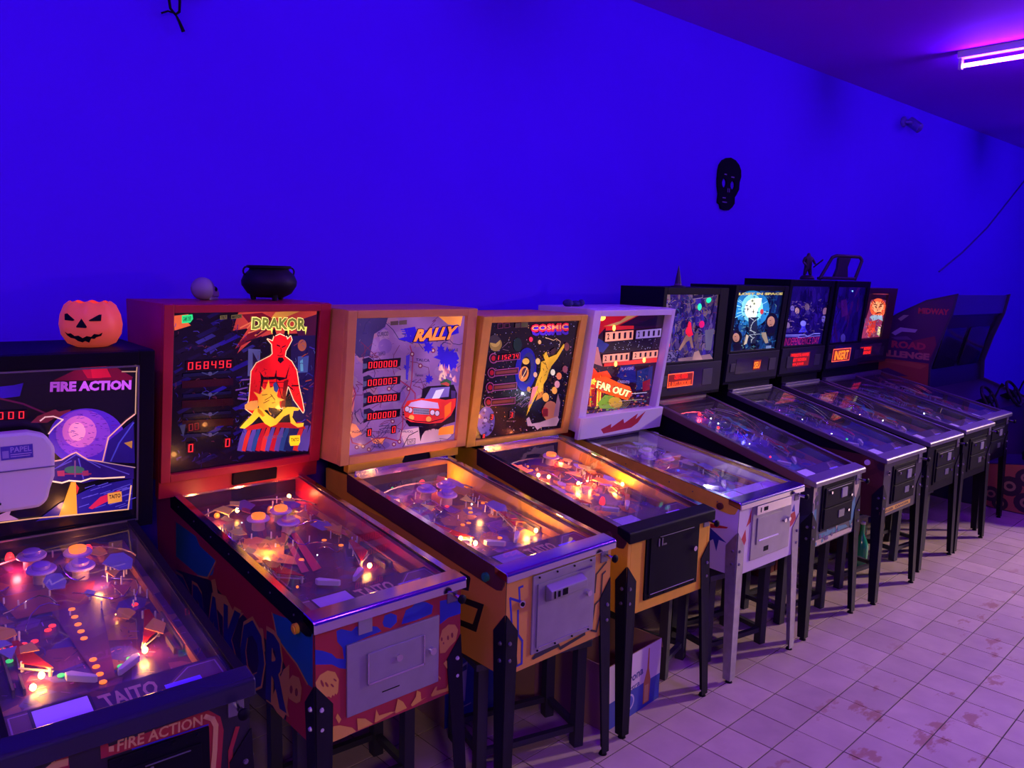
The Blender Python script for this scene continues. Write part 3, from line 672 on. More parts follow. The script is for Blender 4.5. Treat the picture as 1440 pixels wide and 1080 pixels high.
def strokes(A, r, cr_, x0, x1, y0, y1, n, cols, e, ln=(6, 22), w=.0022, slant=.5):
    for k in range(n):
        x = r.uniform(x0, x1); y = r.uniform(y0, y1); d = r.uniform(*ln); t = r.gauss(0, slant); t += 1.5708 if r.random() < .5 else 0
        A.line(cr_(x, y, x + d * math.cos(t), y + d * math.sin(t), x + d * math.cos(t) + d * .5 * math.cos(t + .8), y + d * math.sin(t) + d * .5 * math.sin(t + .8)), w * r.uniform(.6, 1.4), C(*r.choice(cols)), e)
def glass_spaceship(A, r):   # machine nearest the camera
    E = .8
    A.poly(c1(225, 410, 380, 330, 450, 325, 560, 395, 555, 410), C(110, 5, 45), E); A.poly(c1(340, 350, 400, 330, 450, 345, 430, 400, 370, 400), C(170, 10, 50), E)
    A.text('FIRE ACTION', c1(213, 415, 555, 408, 553, 452, 211, 462), C(185, 75, 215), 1.0, .055)
    A.poly(c1(380, 335, 440, 330, 470, 395, 390, 400), C(215, 15, 60), .7)
    A.poly(c1(-30, 440, 60, 430, 100, 420, 85, 480, -30, 495), C(45, 10, 170), E)
    A.line(c1(0, 490, 100, 515, 220, 570), .006, C(90, 10, 60), E)
    A.line(c1(470, 325, 565, 330, 578, 350, 575, 380, 570, 560), .004, C(205, 150, 130), E); A.line(c1(515, 370, 575, 370), .004, C(205, 150, 130), E)
    # red comet and flames left of the planet
    A.poly(c1(130, 600, 160, 570, 220, 545, 235, 540, 250, 550, 300, 540, 285, 570, 230, 580, 200, 600), C(120, 30, 60), E)
    # planet
    A.ell(*c1(365, 665)[0], 53, 43, C(80, 30, 190), .9, 40); A.ell(*c1(350, 650)[0], 38, 36, C(130, 50, 200), .9, 30); A.ell(*c1(335, 640)[0], 24, 24, C(205, 90, 190), .95, 24); A.ell(*c1(325, 640)[0], 12, 14, C(240, 130, 190), 1.0, 20)
    for k in range(150):
        a = r.random() * 6.28; q = r.random() ** .5; x = 365 + 150 * q * math.cos(a); y = 665 + 120 * q * math.sin(a); d = r.uniform(4, 16)
        if x < 215 or y > 760: continue
        A.line(c1(x, y, x + d, y + r.uniform(-3, 3)), .0016, C(r.randint(40, 120), 20, r.randint(120, 200)), .8)
    A.line(c1(170, 590, 190, 573, 225, 570, 265, 585, 225, 622, 205, 648), .0045, C(255, 190, 200), 1.1)
    # mountains and shuttle
    A.poly(c1(190, 780, 260, 765, 320, 735, 370, 765, 430, 775, 560, 795, 560, 850, 430, 850, 350, 870, 290, 860, 190, 865), C(40, 15, 110), E)
    for a in ((320, 740, 240, 800), (320, 740, 420, 800), (300, 770, 200, 820), (380, 770, 540, 830), (330, 760, 350, 850)): A.line(c1(*a), .004, C(85, 60, 190), E)
    A.line(c1(190, 778, 260, 765, 300, 740, 320, 732, 345, 750, 370, 765, 430, 774, 455, 665, 530, 590, 565, 562), .0045, C(240, 150, 150), 1.0)
    A.poly(c1(438, 775, 455, 680, 560, 590, 565, 780), C(35, 15, 120), E); A.line(c1(465, 770, 500, 690, 560, 600), .005, C(70, 60, 200), E); A.poly(c1(520, 690, 555, 680, 553, 715), C(190, 120, 60), E)
    A.line(c1(430, 775, 500, 788, 565, 800), .0035, C(190, 140, 160), .9)
    A.ell(*c1(312, 810)[0], 14, 6, C(60, 90, 90), E); A.line(c1(245, 828, 380, 828), .006, C(140, 30, 80), E); A.line(c1(315, 770, 315, 840), .005, C(120, 60, 120), E)
    A.poly(c1(240, 815, 270, 812, 272, 838, 242, 838), C(170, 40, 90), E); A.poly(c1(345, 815, 370, 812, 372, 835, 347, 837), C(150, 40, 90), E)
    A.line(c1(175, 865, 195, 885, 205, 858, 260, 868, 290, 858, 340, 862, 380, 848, 430, 848, 520, 842), .0055, C(255, 190, 170), 1.2)
    A.poly(c1(298, 865, 318, 865, 323, 1010, 245, 1020), C(225, 130, 40), 1.2); A.poly(c1(318, 870, 332, 890, 322, 920), C(200, 30, 50), 1)
    A.poly(c1(150, 1040, 250, 960, 400, 880, 555, 850, 552, 985, 330, 1010), C(35, 20, 130), E)
    for k in range(26):
        x = 330 + r.random() * 200; y = 880 + r.random() * 100; A.line(c1(x, y, x + 40, y - 14), .003, C(90, 70, 200), .8)
    A.poly(c1(298, 865, 318, 865, 323, 1010, 245, 1020), C(225, 130, 40), 1.2)
    A.poly(c1(370, 980, 420, 930, 500, 900, 505, 925, 440, 955, 385, 985), C(190, 25, 70), 1); A.poly(c1(450, 915, 508, 905, 510, 950, 452, 962), C(210, 130, 60), 1.1)
    A.text('TAITO', c1(456, 922, 504, 914, 504, 932, 456, 940), C(60, 20, 40), .5, .03)
    A.line(c1(0, 1045, 150, 1025, 330, 1008, 535, 985, 548, 880), .0045, C(240, 170, 130), 1.0)
    A.text('GAME', c1(26, 935, 60, 930, 60, 952, 26, 957), C(120, 80, 190), 1); A.text('IN PLAY', c1(8, 960, 60, 955, 60, 975, 8, 980), C(120, 80, 190), 1)
    A.poly(c1(0, 1010, 50, 985, 40, 1010, 80, 1030, 0, 1040), C(190, 120, 190), .8)
    A.poly(c1(88, 337, 152, 337, 150, 359, 86, 359), C(200, 110, 80), 1); A.poly(c1(25, 340, 65, 340, 62, 358, 22, 358), C(80, 50, 60), .6)
    A.text('MATCH', c1(94, 341, 146, 341, 144, 355, 92, 355), C(110, 40, 50), .6)

def glass_devil(A, r):
    E = .85
    for k in range(46):   # dark blue smoke strokes
        x = r.uniform(140, 470); y = r.uniform(290, 960); a = r.uniform(20, 90)
        A.poly(c3(x, y, x + a, y - a * .45, x + a * 1.25, y - a * .3, x + a * .2, y + 12), C(*r.choice([(20, 10, 90), (15, 8, 60), (40, 30, 110), (30, 14, 130), (14, 6, 40)])), E)
    A.poly(c3(160, 285, 230, 280, 215, 305, 240, 330, 165, 350), C(220, 90, 50), E)
    A.poly(c3(455, 280, 800, 285, 790, 380, 600, 380, 520, 400, 450, 460, 470, 420, 440, 440, 500, 350, 430, 360), C(200, 60, 50), E)
    A.poly(c3(470, 290, 560, 285, 640, 330, 540, 390, 440, 440, 520, 350), C(110, 10, 30), E)
    for k in range(14):
        x = r.uniform(450, 560); y = r.uniform(340, 440); A.line(c3(x, y, x + r.uniform(20, 70), y - r.uniform(10, 40)), .006, C(*r.choice([(230, 110, 70), (120, 20, 40), (40, 10, 30)])), E)
    A.poly(c3(620, 285, 740, 280, 660, 310, 600, 310), C(235, 150, 60), E); A.poly(c3(700, 330, 800, 300, 795, 400, 720, 390), C(70, 12, 50), E)
    A.poly(c3(500, 440, 555, 445, 550, 520, 520, 560, 498, 560), C(90, 85, 150), E); A.poly(c3(520, 455, 545, 500, 520, 530), C(30, 15, 60), E)
    A.poly(c3(690, 390, 795, 390, 790, 870, 700, 740, 690, 600), C(25, 14, 70), E)
    A.ell(*c3(738, 432)[0], 6, 8, C(170, 80, 60), E); A.poly(c3(720, 480, 768, 478, 764, 550, 722, 552), C(60, 70, 140), E); A.poly(c3(730, 500, 742, 492, 745, 545, 733, 545), C(90, 140, 180), E)
    for k in range(30):
        x = r.uniform(700, 780); y = r.uniform(400, 800); A.line(c3(x, y, x + r.uniform(5, 25), y + r.uniform(-18, 18)), .004, C(*r.choice([(160, 60, 40), (60, 40, 160), (30, 30, 120), (110, 40, 80)])), E)
    for k in range(18):
        x = r.uniform(440, 510); y = r.uniform(560, 760); A.line(c3(x, y, x + r.uniform(10, 40), y + r.uniform(-8, 8)), .006, C(*r.choice([(70, 30, 190), (120, 70, 160), (40, 20, 140)])), E)
    # draped altar
    A.poly(c3(450, 870, 480, 800, 560, 775, 700, 775, 760, 800, 770, 905, 470, 905), C(30, 8, 40), E)
    for k in range(15):
        x = 455 + k * 21; A.poly(c3(x + 30, 785, x + 44, 785, x + 20 + r.uniform(-8, 8), 900, x - 4, 895, x + 8, 840), C(*r.choice([(190, 20, 40), (40, 60, 130), (220, 40, 40), (30, 30, 90), (90, 60, 150)])), E)
    A.poly(c3(480, 790, 560, 770, 740, 770, 760, 800, 600, 790, 500, 805), C(200, 25, 30), E)
    strokes(A, r, c3, 160, 480, 300, 960, 160, [(30, 16, 110), (14, 8, 50), (60, 40, 140), (90, 30, 60), (8, 4, 20)], .8)
    strokes(A, r, c3, 450, 790, 400, 760, 90, [(60, 30, 120), (120, 50, 60), (10, 6, 30), (70, 70, 130)], .8, (5, 14))
    # devil figure
    O = cz(215, 225, 245, 260, 250, 325, 235, 340, 140, 385, 105, 440, 100, 520, 90, 640, 70, 700, 130, 745, 170, 600, 190, 560, 200, 640, 320, 700, 360, 540, 400, 640, 465, 730, 470, 715, 455, 640, 435, 560, 415, 440, 380, 380, 335, 345, 340, 310, 365, 265, 380, 235, 372, 210, 350, 232, 345, 215, 300, 195, 260, 210, 250, 240)
    A.line(O, .0065, C(255, 190, 150), 1.5, close=True)
    A.poly(O, C(225, 12, 18), 1.25)
    A.poly(cz(262, 215, 245, 175, 262, 150, 275, 190), C(8, 2, 8), E); A.poly(cz(335, 215, 355, 180, 340, 150, 328, 190), C(8, 2, 8), E)
    K = C(30, 0, 6)
    A.poly(cz(280, 262, 302, 272, 300, 280, 276, 270), K, .4); A.poly(cz(312, 280, 340, 268, 338, 276, 314, 288), K, .4); A.line(cz(306, 285, 310, 315, 298, 320), .0025, K, .4); A.line(cz(285, 335, 305, 342, 320, 334), .003, K, .4)
    A.poly(cz(290, 350, 320, 352, 330, 370, 305, 392, 285, 372), K, .4)
    A.poly(cz(165, 445, 190, 480, 265, 480, 272, 450, 280, 480, 340, 488, 362, 440, 370, 400, 350, 495, 300, 510, 276, 495, 255, 500, 190, 500, 178, 560, 160, 600, 172, 500), K, .4)
    A.line(cz(276, 440, 280, 520, 300, 560, 320, 640), .0035, K, .4); A.line(cz(190, 520, 330, 520), .003, K, .4); A.line(cz(215, 545, 330, 560), .003, K, .4)
    A.line(cz(360, 545, 390, 570), .005, K, .4); A.line(cz(385, 545, 430, 545), .006, K, .4)
    A.poly(cz(330, 510, 362, 500, 345, 620, 340, 690, 310, 690), C(130, 4, 14), .8)
    # seated pale figure with wild hair
    strokes(A, r, cz, 120, 215, 400, 640, 26, [(150, 4, 12), (120, 0, 8)], .8, (6, 18), .0014); strokes(A, r, cz, 300, 430, 400, 640, 26, [(150, 4, 12), (120, 0, 8)], .8, (6, 18), .0014)
    Y = C(250, 175, 40); YD = C(215, 120, 20)
    star(A, *cz(225, 640)[0], 12, 19, 9, C(240, 150, 60), 1.1, r, 1.05)
    A.poly(cz(205, 560, 225, 500, 235, 560, 265, 540, 270, 590, 300, 640, 305, 700, 240, 710, 160, 700, 150, 620, 120, 580, 165, 600), C(248, 160, 40), 1.25)
    A.poly(cz(255, 530, 275, 515, 295, 560, 280, 590, 262, 575), C(40, 60, 130), 1)
    A.poly(cz(60, 670, 100, 645, 150, 640, 150, 700, 110, 710, 60, 700), C(245, 150, 70), 1.2)
    A.poly(cz(25, 830, 60, 790, 110, 740, 130, 700, 170, 690, 230, 745, 270, 770, 320, 720, 330, 690, 400, 690, 440, 700, 430, 715, 400, 715, 390, 760, 420, 805, 470, 800, 465, 825, 430, 832, 380, 800, 372, 735, 330, 755, 280, 810, 240, 825, 200, 800, 160, 750, 110, 800, 60, 835), Y, 1.35)
    for a in ((200, 640, 250, 610), (190, 660, 230, 640), (240, 600, 270, 640), (180, 605, 215, 600), (250, 660, 270, 655), (255, 720, 265, 690), (330, 700, 350, 690)): A.line(cz(*a), .003, C(60, 20, 5), .4)
    A.poly(cz(225, 690, 300, 700, 300, 720, 250, 740, 225, 715), C(25, 8, 30), .6); A.poly(cz(150, 690, 180, 715, 200, 745, 185, 755, 150, 720), YD, 1.1)
    # lettering
    q = cz(105, 70, 478, 88, 478, 178, 100, 160)
    A.text('DRAKOR', q, C(245, 225, 120), 1.6, .075); A.text('DRAKOR', cz(110, 75, 473, 93, 473, 172, 105, 156), C(130, 130, 50), .95, .04)
    A.poly(cz(465, 150, 482, 150, 472, 205), C(230, 220, 90), 1.4); A.poly(cz(235, 150, 250, 150, 244, 195), C(230, 220, 90), 1.3); A.poly(cz(345, 150, 362, 150, 358, 205), C(230, 220, 90), 1.3)
    A.poly(cz(375, 888, 445, 884, 447, 930, 436, 955, 380, 958, 372, 930), C(250, 190, 30), 1.3); A.text('TAITO', cz(384, 905, 438, 901, 438, 925, 384, 929), C(90, 40, 10), .6, .02)
    A.text('TAITO DO BRASIL', cz(200, 890, 330, 877, 330, 897, 200, 912), C(110, 80, 130), .7)
    A.poly(c3(197, 283, 245, 280, 248, 300, 235, 316, 196, 318), C(35, 190, 110), 1.1); A.text('GAME OVER', c3(203, 290, 240, 288, 238, 308, 202, 310), C(10, 60, 40), .5)
    for a in ((370, 290, 402, 288, 402, 306, 370, 308), (420, 290, 468, 286, 468, 304, 420, 307)): A.poly(c3(*a), C(120, 100, 60), .7)
    A.text('TILT', c3(374, 293, 398, 291, 398, 303, 374, 305), C(20, 14, 20), .4); A.text('MATCH', c3(424, 293, 464, 290, 464, 301, 424, 304), C(20, 14, 20), .4)
    for yy in (545, 638, 727, 820):   # winged rules between the displays
        A.poly(c3(200, yy + 14, 420, yy - 2, 420, yy - 14, 200, yy - 2), C(14, 14, 60), .7)
        A.line(c3(288, yy - 6, 312, yy + 2, 338, yy + 2, 360, yy - 10), .004, C(60, 60, 110), .8); A.ell(*c3(325, yy)[0], 3, 3, C(70, 60, 110), .8, 10)
    for yy in (590, 680, 770): A.poly(c3(195, yy - 16, 430, yy - 24, 430, yy + 8, 195, yy + 18), C(50, 4, 14), .6)
    A.poly(c3(182, 775, 212, 770, 200, 830), C(60, 60, 100), .7)

def glass_rally(A, r):
    L_ = C(150, 112, 190); E = .55
    A.fill(C(160, 100, 185), E)
    for k in range(50):
        x = r.uniform(140, 880); y = r.uniform(110, 930); A.ell(*c5(x, y)[0], r.uniform(4, 16), r.uniform(3, 12), C(*r.choice([(165, 110, 190), (140, 88, 185), (175, 120, 185), (130, 85, 180), (180, 110, 165)])), E, 12)
    A.poly(c5(200, 110, 420, 105, 400, 160, 330, 200, 300, 330, 230, 340, 190, 300), C(70, 50, 115), E)
    A.poly(c5(165, 500, 195, 530, 190, 640, 175, 700, 150, 640), C(225, 110, 120), .9); A.poly(c5(140, 740, 200, 760, 240, 820, 180, 850, 135, 820), C(240, 120, 100), .95); A.poly(c5(300, 850, 400, 850, 380, 890, 320, 885), C(250, 130, 90), 1)
    A.poly(c5(500, 800, 740, 760, 860, 830, 820, 860, 540, 900), C(215, 150, 180), .8); A.poly(c5(740, 105, 890, 105, 880, 160, 800, 150), C(245, 140, 70), 1); A.poly(c5(770, 780, 870, 762, 868, 820, 765, 830), C(245, 120, 40), 1.2)
    MR = C(120, 40, 90); MK = C(60, 40, 110)
    for k in range(44):   # roads of the map
        x = r.uniform(150, 860); y = r.uniform(120, 900); pts = [(x, y)]
        for q in range(r.randint(3, 6)):
            x += r.uniform(-60, 60); y += r.uniform(-60, 60); pts.append((x, y))
        A.line(c5(*[c for p in pts for c in p]), .0028, r.choice([MR, MK, MK]), E)
    A.line(c5(180, 500, 200, 560, 165, 660, 175, 720, 150, 800, 170, 880, 250, 900, 330, 850, 400, 845, 500, 870, 520, 760, 515, 640, 560, 560, 575, 480, 580, 330, 560, 270), .006, C(150, 40, 90), .8)
    A.line(c5(500, 480, 560, 520, 600, 560, 600, 610, 540, 640, 510, 650), .006, C(150, 40, 90), .8)
    for x, y in ((630, 390), (575, 320), (245, 905), (498, 872), (450, 738), (425, 530), (165, 685), (555, 530), (710, 300), (200, 910), (285, 925), (460, 890)): A.ell(*c5(x, y)[0], 3.4, 3.4, C(120, 30, 80), .8, 12); A.ell(*c5(x, y)[0], 1.7, 1.7, C(200, 150, 170), .8, 10)
    for s, q in (('CURICO', (350, 190, 420, 185, 418, 210, 348, 215)), ('TALCA', (600, 345, 690, 350, 690, 368, 600, 362)), ('TARAPACA', (350, 305, 400, 300, 400, 325, 350, 330)), ('Temuco', (597, 438, 650, 438, 650, 455, 597, 455)), ('LOS ANDES', (340, 800, 430, 795, 430, 815, 340, 820)), ('VALDIVIA', (150, 800, 270, 795, 270, 812, 150, 816)), ('ARAUCO', (490, 795, 590, 798, 590, 812, 490, 810)), ('Osorno', (300, 895, 370, 900, 370, 914, 300, 910)), ('Linares', (400, 770, 470, 772, 470, 786, 400, 786)), ('MAULE', (800, 290, 870, 290, 870, 305, 800, 305))):
        A.text(s, c5(*q), C(55, 35, 100), .6)
    B = C(45, 20, 190)
    for x, y, s in ((680, 280, 9), (800, 340, 17), (760, 300, 8), (540, 400, 5), (690, 470, 7), (830, 370, 12)): star(A, *c5(x, y)[0], s * .6, s, 8, B, .9, r)
    A.poly(c5(740, 320, 860, 310, 880, 350, 840, 380, 790, 420, 770, 370), B, .9); A.poly(c5(535, 330, 560, 320, 550, 480, 535, 470), C(70, 40, 200), .8)
    A.poly(c5(520, 170, 590, 160, 600, 190, 860, 150, 870, 200, 640, 260, 560, 250, 480, 230, 540, 215), B, .9)
    for k in range(7): A.line(c5(500 + k * 8, 175 + k * 12, 600, 178 + k * 11), .004, B, .9)
    A.text('RALLY', c5(592, 172, 872, 152, 850, 240, 572, 252), C(40, 15, 60), .5, .1, .18); A.text('RALLY', c5(598, 176, 866, 157, 848, 234, 582, 247), C(255, 130, 60), 1.05, .05, .18)
    for k in range(22):   # sparks behind the car
        x = r.uniform(740, 860); y = r.uniform(400, 490); A.poly(c5(x, y, x + 8, y - r.uniform(20, 50), x + 18, y + 6), C(*r.choice([(230, 150, 170), (190, 90, 130), (240, 180, 170)])), .9)
    strokes(A, r, c5, 160, 620, 120, 920, 120, [(70, 45, 115), (110, 60, 130), (185, 130, 190)], .55, (3, 12), .0014)
    # car
    D = C(22, 10, 36)
    for k in range(36):
        t = r.random() * 6.28; x, y = c5(690 + 150 * math.cos(t), 690 + 80 * math.sin(t))[0]; star(A, x, y, 2, 7, 4, D, .5, r)
    A.poly(c5(645, 530, 680, 515, 850, 505, 875, 560, 870, 740, 800, 760, 760, 790, 640, 770, 560, 770, 535, 740, 640, 580), D, .5)
    A.poly(c5(520, 650, 545, 605, 640, 590, 740, 590, 800, 600, 870, 590, 868, 640, 840, 700, 780, 745, 700, 752, 570, 740, 530, 715), C(225, 40, 45), 1.0)
    A.poly(c5(700, 525, 825, 518, 820, 580, 660, 595), C(120, 90, 180), .9); A.poly(c5(735, 540, 790, 530, 760, 590, 710, 592), C(215, 190, 230), 1); A.poly(c5(835, 540, 865, 545, 868, 590, 838, 590), C(70, 40, 110), .8)
    A.poly(c5(570, 615, 640, 600, 750, 618, 760, 655, 640, 650, 550, 640), C(200, 150, 215), .95)
    A.poly(c5(585, 648, 695, 655, 695, 695, 590, 690), C(30, 20, 60), .5)
    for k in range(5): A.line(c5(586, 654 + k * 8, 695, 660 + k * 8), .0022, C(190, 160, 210), .9)
    for x, y in ((565, 665), (545, 657), (716, 680), (748, 685)): A.ell(*c5(x, y)[0], 4.2, 4.6, D, .5); A.ell(*c5(x, y)[0], 3.4, 3.8, C(220, 170, 220), 1, 14)
    for x, y in ((575, 712), (692, 722)): A.ell(*c5(x, y)[0], 4.2, 4, C(255, 140, 70), 1.2, 14)
    A.line(c5(535, 712, 600, 735, 700, 742, 790, 720), .004, D, .5); A.poly(c5(795, 640, 840, 610, 838, 680, 800, 720), C(255, 90, 30), 1.2)
    A.poly(c5(760, 490, 800, 468, 835, 485, 830, 510, 770, 515), C(50, 80, 60), .8); A.line(c5(680, 520, 850, 508), .004, D, .5)
    A.poly(c5(760, 500, 800, 488, 822, 500, 818, 515), C(180, 60, 60), .9)
    A.poly(c5(625, 770, 640, 870, 650, 830, 670, 800, 740, 780), D, .5); A.line(c5(520, 905, 560, 830, 620, 800), .004, D, .5)
    A.line(c5(550, 858, 604, 850, 602, 884, 552, 890), .003, D, .5, close=True); A.text('TAITO', c5(558, 864, 597, 858, 597, 877, 558, 883), D, .5)
    for yy in (380, 488, 592, 695):    # helmet beside each display
        A.poly(c5(250, yy - 35, 290, yy - 45, 320, yy - 25, 300, yy + 30, 245, yy + 55, 250, yy + 5), C(35, 25, 70), .6); A.poly(c5(248, yy - 5, 275, yy - 8, 280, yy + 20, 250, yy + 28), C(90, 80, 130), .7)
        A.poly(c5(245, yy + 48, 330, yy + 28, 495, yy + 10, 500, yy - 40, 330, yy - 28), C(18, 8, 30), .4)
    A.poly(c5(430, 128, 480, 124, 480, 148, 430, 150), C(90, 60, 70), .7); A.poly(c5(485, 124, 535, 120, 535, 146, 485, 148), C(100, 70, 80), .7)

def glass_cosmic(A, r):
    for k in range(420):
        x = r.uniform(60, 820); y = r.uniform(160, 930); A.ell(*c7(x, y)[0], *( [r.uniform(.2, .7)] * 2), C(*r.choice([(200, 190, 230), (230, 160, 90), (120, 100, 190), (200, 120, 160)])), .9, 6)
    A.ell(*c7(430, 480)[0], 16.5, 31, C(25, 20, 150), 1, 30, .12); A.ell(*c7(445, 470)[0], 11, 22, C(40, 40, 120), .9, 26, .12); A.ell(*c7(430, 480)[0], 8, 18, C(10, 5, 20), .6, 24, .1)
    A.ell(*c7(432, 425)[0], 5.5, 4.5, C(225, 160, 70), 1); A.ell(*c7(415, 510)[0], 7.5, 11, C(215, 120, 60), 1, 18, .3); A.ell(*c7(420, 500)[0], 4, 7, C(80, 40, 60), .8, 14, .3); A.line(c7(400, 540, 425, 500, 440, 470), .004, C(250, 200, 140), 1)
    A.ell(*c7(200, 305)[0], 10, 10, C(150, 110, 60), .8); A.ell(*c7(195, 290)[0], 8, 7, C(190, 140, 80), .8); A.poly(c7(150, 250, 200, 230, 240, 270, 200, 300, 150, 290), C(60, 45, 60), .7); A.ell(*c7(370, 310)[0], 7, 10, C(14, 50, 50), .7, 16)
    A.line(c7(250, 330, 300, 290), .002, C(150, 110, 130), .8); A.line(c7(255, 340, 300, 350), .002, C(150, 110, 130), .8)
    A.ell(*c7(125, 830)[0], 14, 21, C(90, 70, 170), .8, 24, .1)
    for k in range(22):
        a = r.random() * 6.28; q = r.random() ** .5; A.ell(*c7(125 + 55 * q * math.cos(a), 830 + 85 * q * math.sin(a))[0], r.uniform(1, 4), r.uniform(1, 3), C(*r.choice([(30, 20, 80), (150, 140, 210), (50, 40, 120)])), .8, 8)
    strokes(A, r, c7, 380, 800, 300, 880, 130, [(70, 40, 80), (150, 90, 110), (20, 10, 40), (110, 60, 60), (60, 50, 120)], .7, (4, 16), .002)
    # winged figure in gold
    G = C(240, 170, 40); GD = C(200, 110, 30)
    A.poly(c7(560, 385, 585, 360, 600, 400, 620, 395, 660, 380, 715, 310, 722, 325, 665, 410, 620, 460, 600, 500, 585, 545, 560, 580, 555, 640, 510, 650, 480, 700, 430, 790, 455, 710, 470, 640, 500, 590, 510, 560, 540, 490, 545, 430, 575, 420), G, .85)
    A.poly(c7(480, 600, 520, 590, 500, 640, 470, 690, 440, 740, 460, 680), C(225, 110, 120), 1); A.poly(c7(520, 640, 560, 620, 555, 660, 500, 690), GD, 1)
    for k in range(50):
        x = r.uniform(500, 650); y = r.uniform(370, 660); A.line(c7(x, y, x + r.uniform(-10, 14), y + r.uniform(5, 25)), .003, C(90, 40, 10), .6)
    A.line(c7(580, 265, 640, 285, 660, 275, 690, 295, 680, 330), .003, C(230, 170, 130), 1); A.poly(c7(620, 350, 650, 335, 660, 350, 640, 385, 615, 380), C(60, 30, 40), .8)
    A.ell(*c7(735, 330)[0], 4, 6, C(110, 50, 60), .8, 12)
    for x, y, rr, cc in ((470, 275, 3, (220, 40, 80)), (535, 295, 2.5, (230, 160, 110)), (520, 425, 3.6, (240, 180, 110)), (500, 515, 3, (210, 150, 120)), (675, 525, 4, (220, 110, 80)), (450, 612, 3, (190, 120, 60)), (575, 665, 5, (235, 150, 60)), (640, 620, 4, (240, 150, 70)), (610, 760, 12, (170, 90, 70)), (570, 760, 5, (190, 50, 40)), (660, 580, 4, (210, 130, 150)), (630, 500, 3.5, (240, 220, 200)), (720, 480, 4, (130, 60, 80))): A.ell(*c7(x, y)[0], rr, rr * 1.25, C(*cc), 1, 12)
    A.poly(c7(430, 810, 450, 795, 470, 840, 530, 830, 620, 800, 660, 790, 670, 810, 650, 850, 540, 860, 510, 880, 490, 855, 440, 855), C(170, 120, 150), .85); A.poly(c7(650, 700, 665, 640, 680, 700, 665, 790, 630, 790), C(140, 90, 120), .8)
    for k in range(20): x = r.uniform(350, 470); y = 690 + (x - 350) * .2 + r.uniform(-30, 30); A.line(c7(x, y, x + 25, y - 18), .002, C(140, 90, 150), .8)
    q = c7(472, 172, 752, 168, 752, 225, 468, 228); q2 = c7(480, 190, 752, 186, 748, 250, 474, 252)
    A.text('COSMIC', q2, C(70, 30, 190), 1.0, .07); A.text('COSMIC', q, C(230, 30, 60), 1.1, .06); A.text('COSMIC', c7(478, 184, 746, 180, 746, 210, 476, 213), C(250, 150, 110), 1.1, .01)
    for i, yy in enumerate((400, 500, 600, 700)):
        x0 = 180 - i * 13; w = C(150, 60, 120)
        A.ell(*c7(x0, yy)[0], 7, 7.5, w, .85, 18); A.ell(*c7(x0, yy)[0], 5.6, 6.1, C(30, 6, 30), .6, 18); A.ell(*c7(x0, yy)[0], 3.4, 3.8, C(170, 14, 40), .9, 14)
        A.poly(c7(x0 + 22, yy - 20, x0 + 208, yy - 36, x0 + 206, yy + 10, x0 + 18, yy + 26), w, .85); A.poly(c7(x0 + 26, yy - 14, x0 + 203, yy - 30, x0 + 201, yy + 5, x0 + 23, yy + 20), C(60, 12, 24), .7)
        if i: A.poly(c7(x0 + 34, yy - 8, x0 + 195, yy - 22, x0 + 193, yy - 2, x0 + 32, yy + 12), C(130, 50, 50), .7)
    for a in ((215, 160, 255, 158, 255, 190, 213, 193), (268, 160, 304, 158, 303, 188, 267, 190), (353, 162, 388, 160, 387, 188, 351, 191), (395, 158, 446, 156, 446, 188, 394, 190)): A.line(c7(*a), .003, C(110, 40, 80), .7, close=True)
    A.poly(c7(353, 162, 388, 160, 387, 188, 351, 191), C(80, 70, 60), .6); A.poly(c7(395, 158, 446, 156, 446, 188, 394, 190), C(90, 80, 60), .6)
    A.line(c7(308, 760, 340, 758, 335, 800, 302, 808), .003, C(130, 90, 130), .8, close=True); A.text('BALL IN PLAY', c7(282, 822, 352, 820, 351, 828, 281, 830), C(120, 90, 110), .7)
    A.poly(c7(552, 742, 590, 740, 588, 790, 550, 792), C(120, 20, 30), .9)

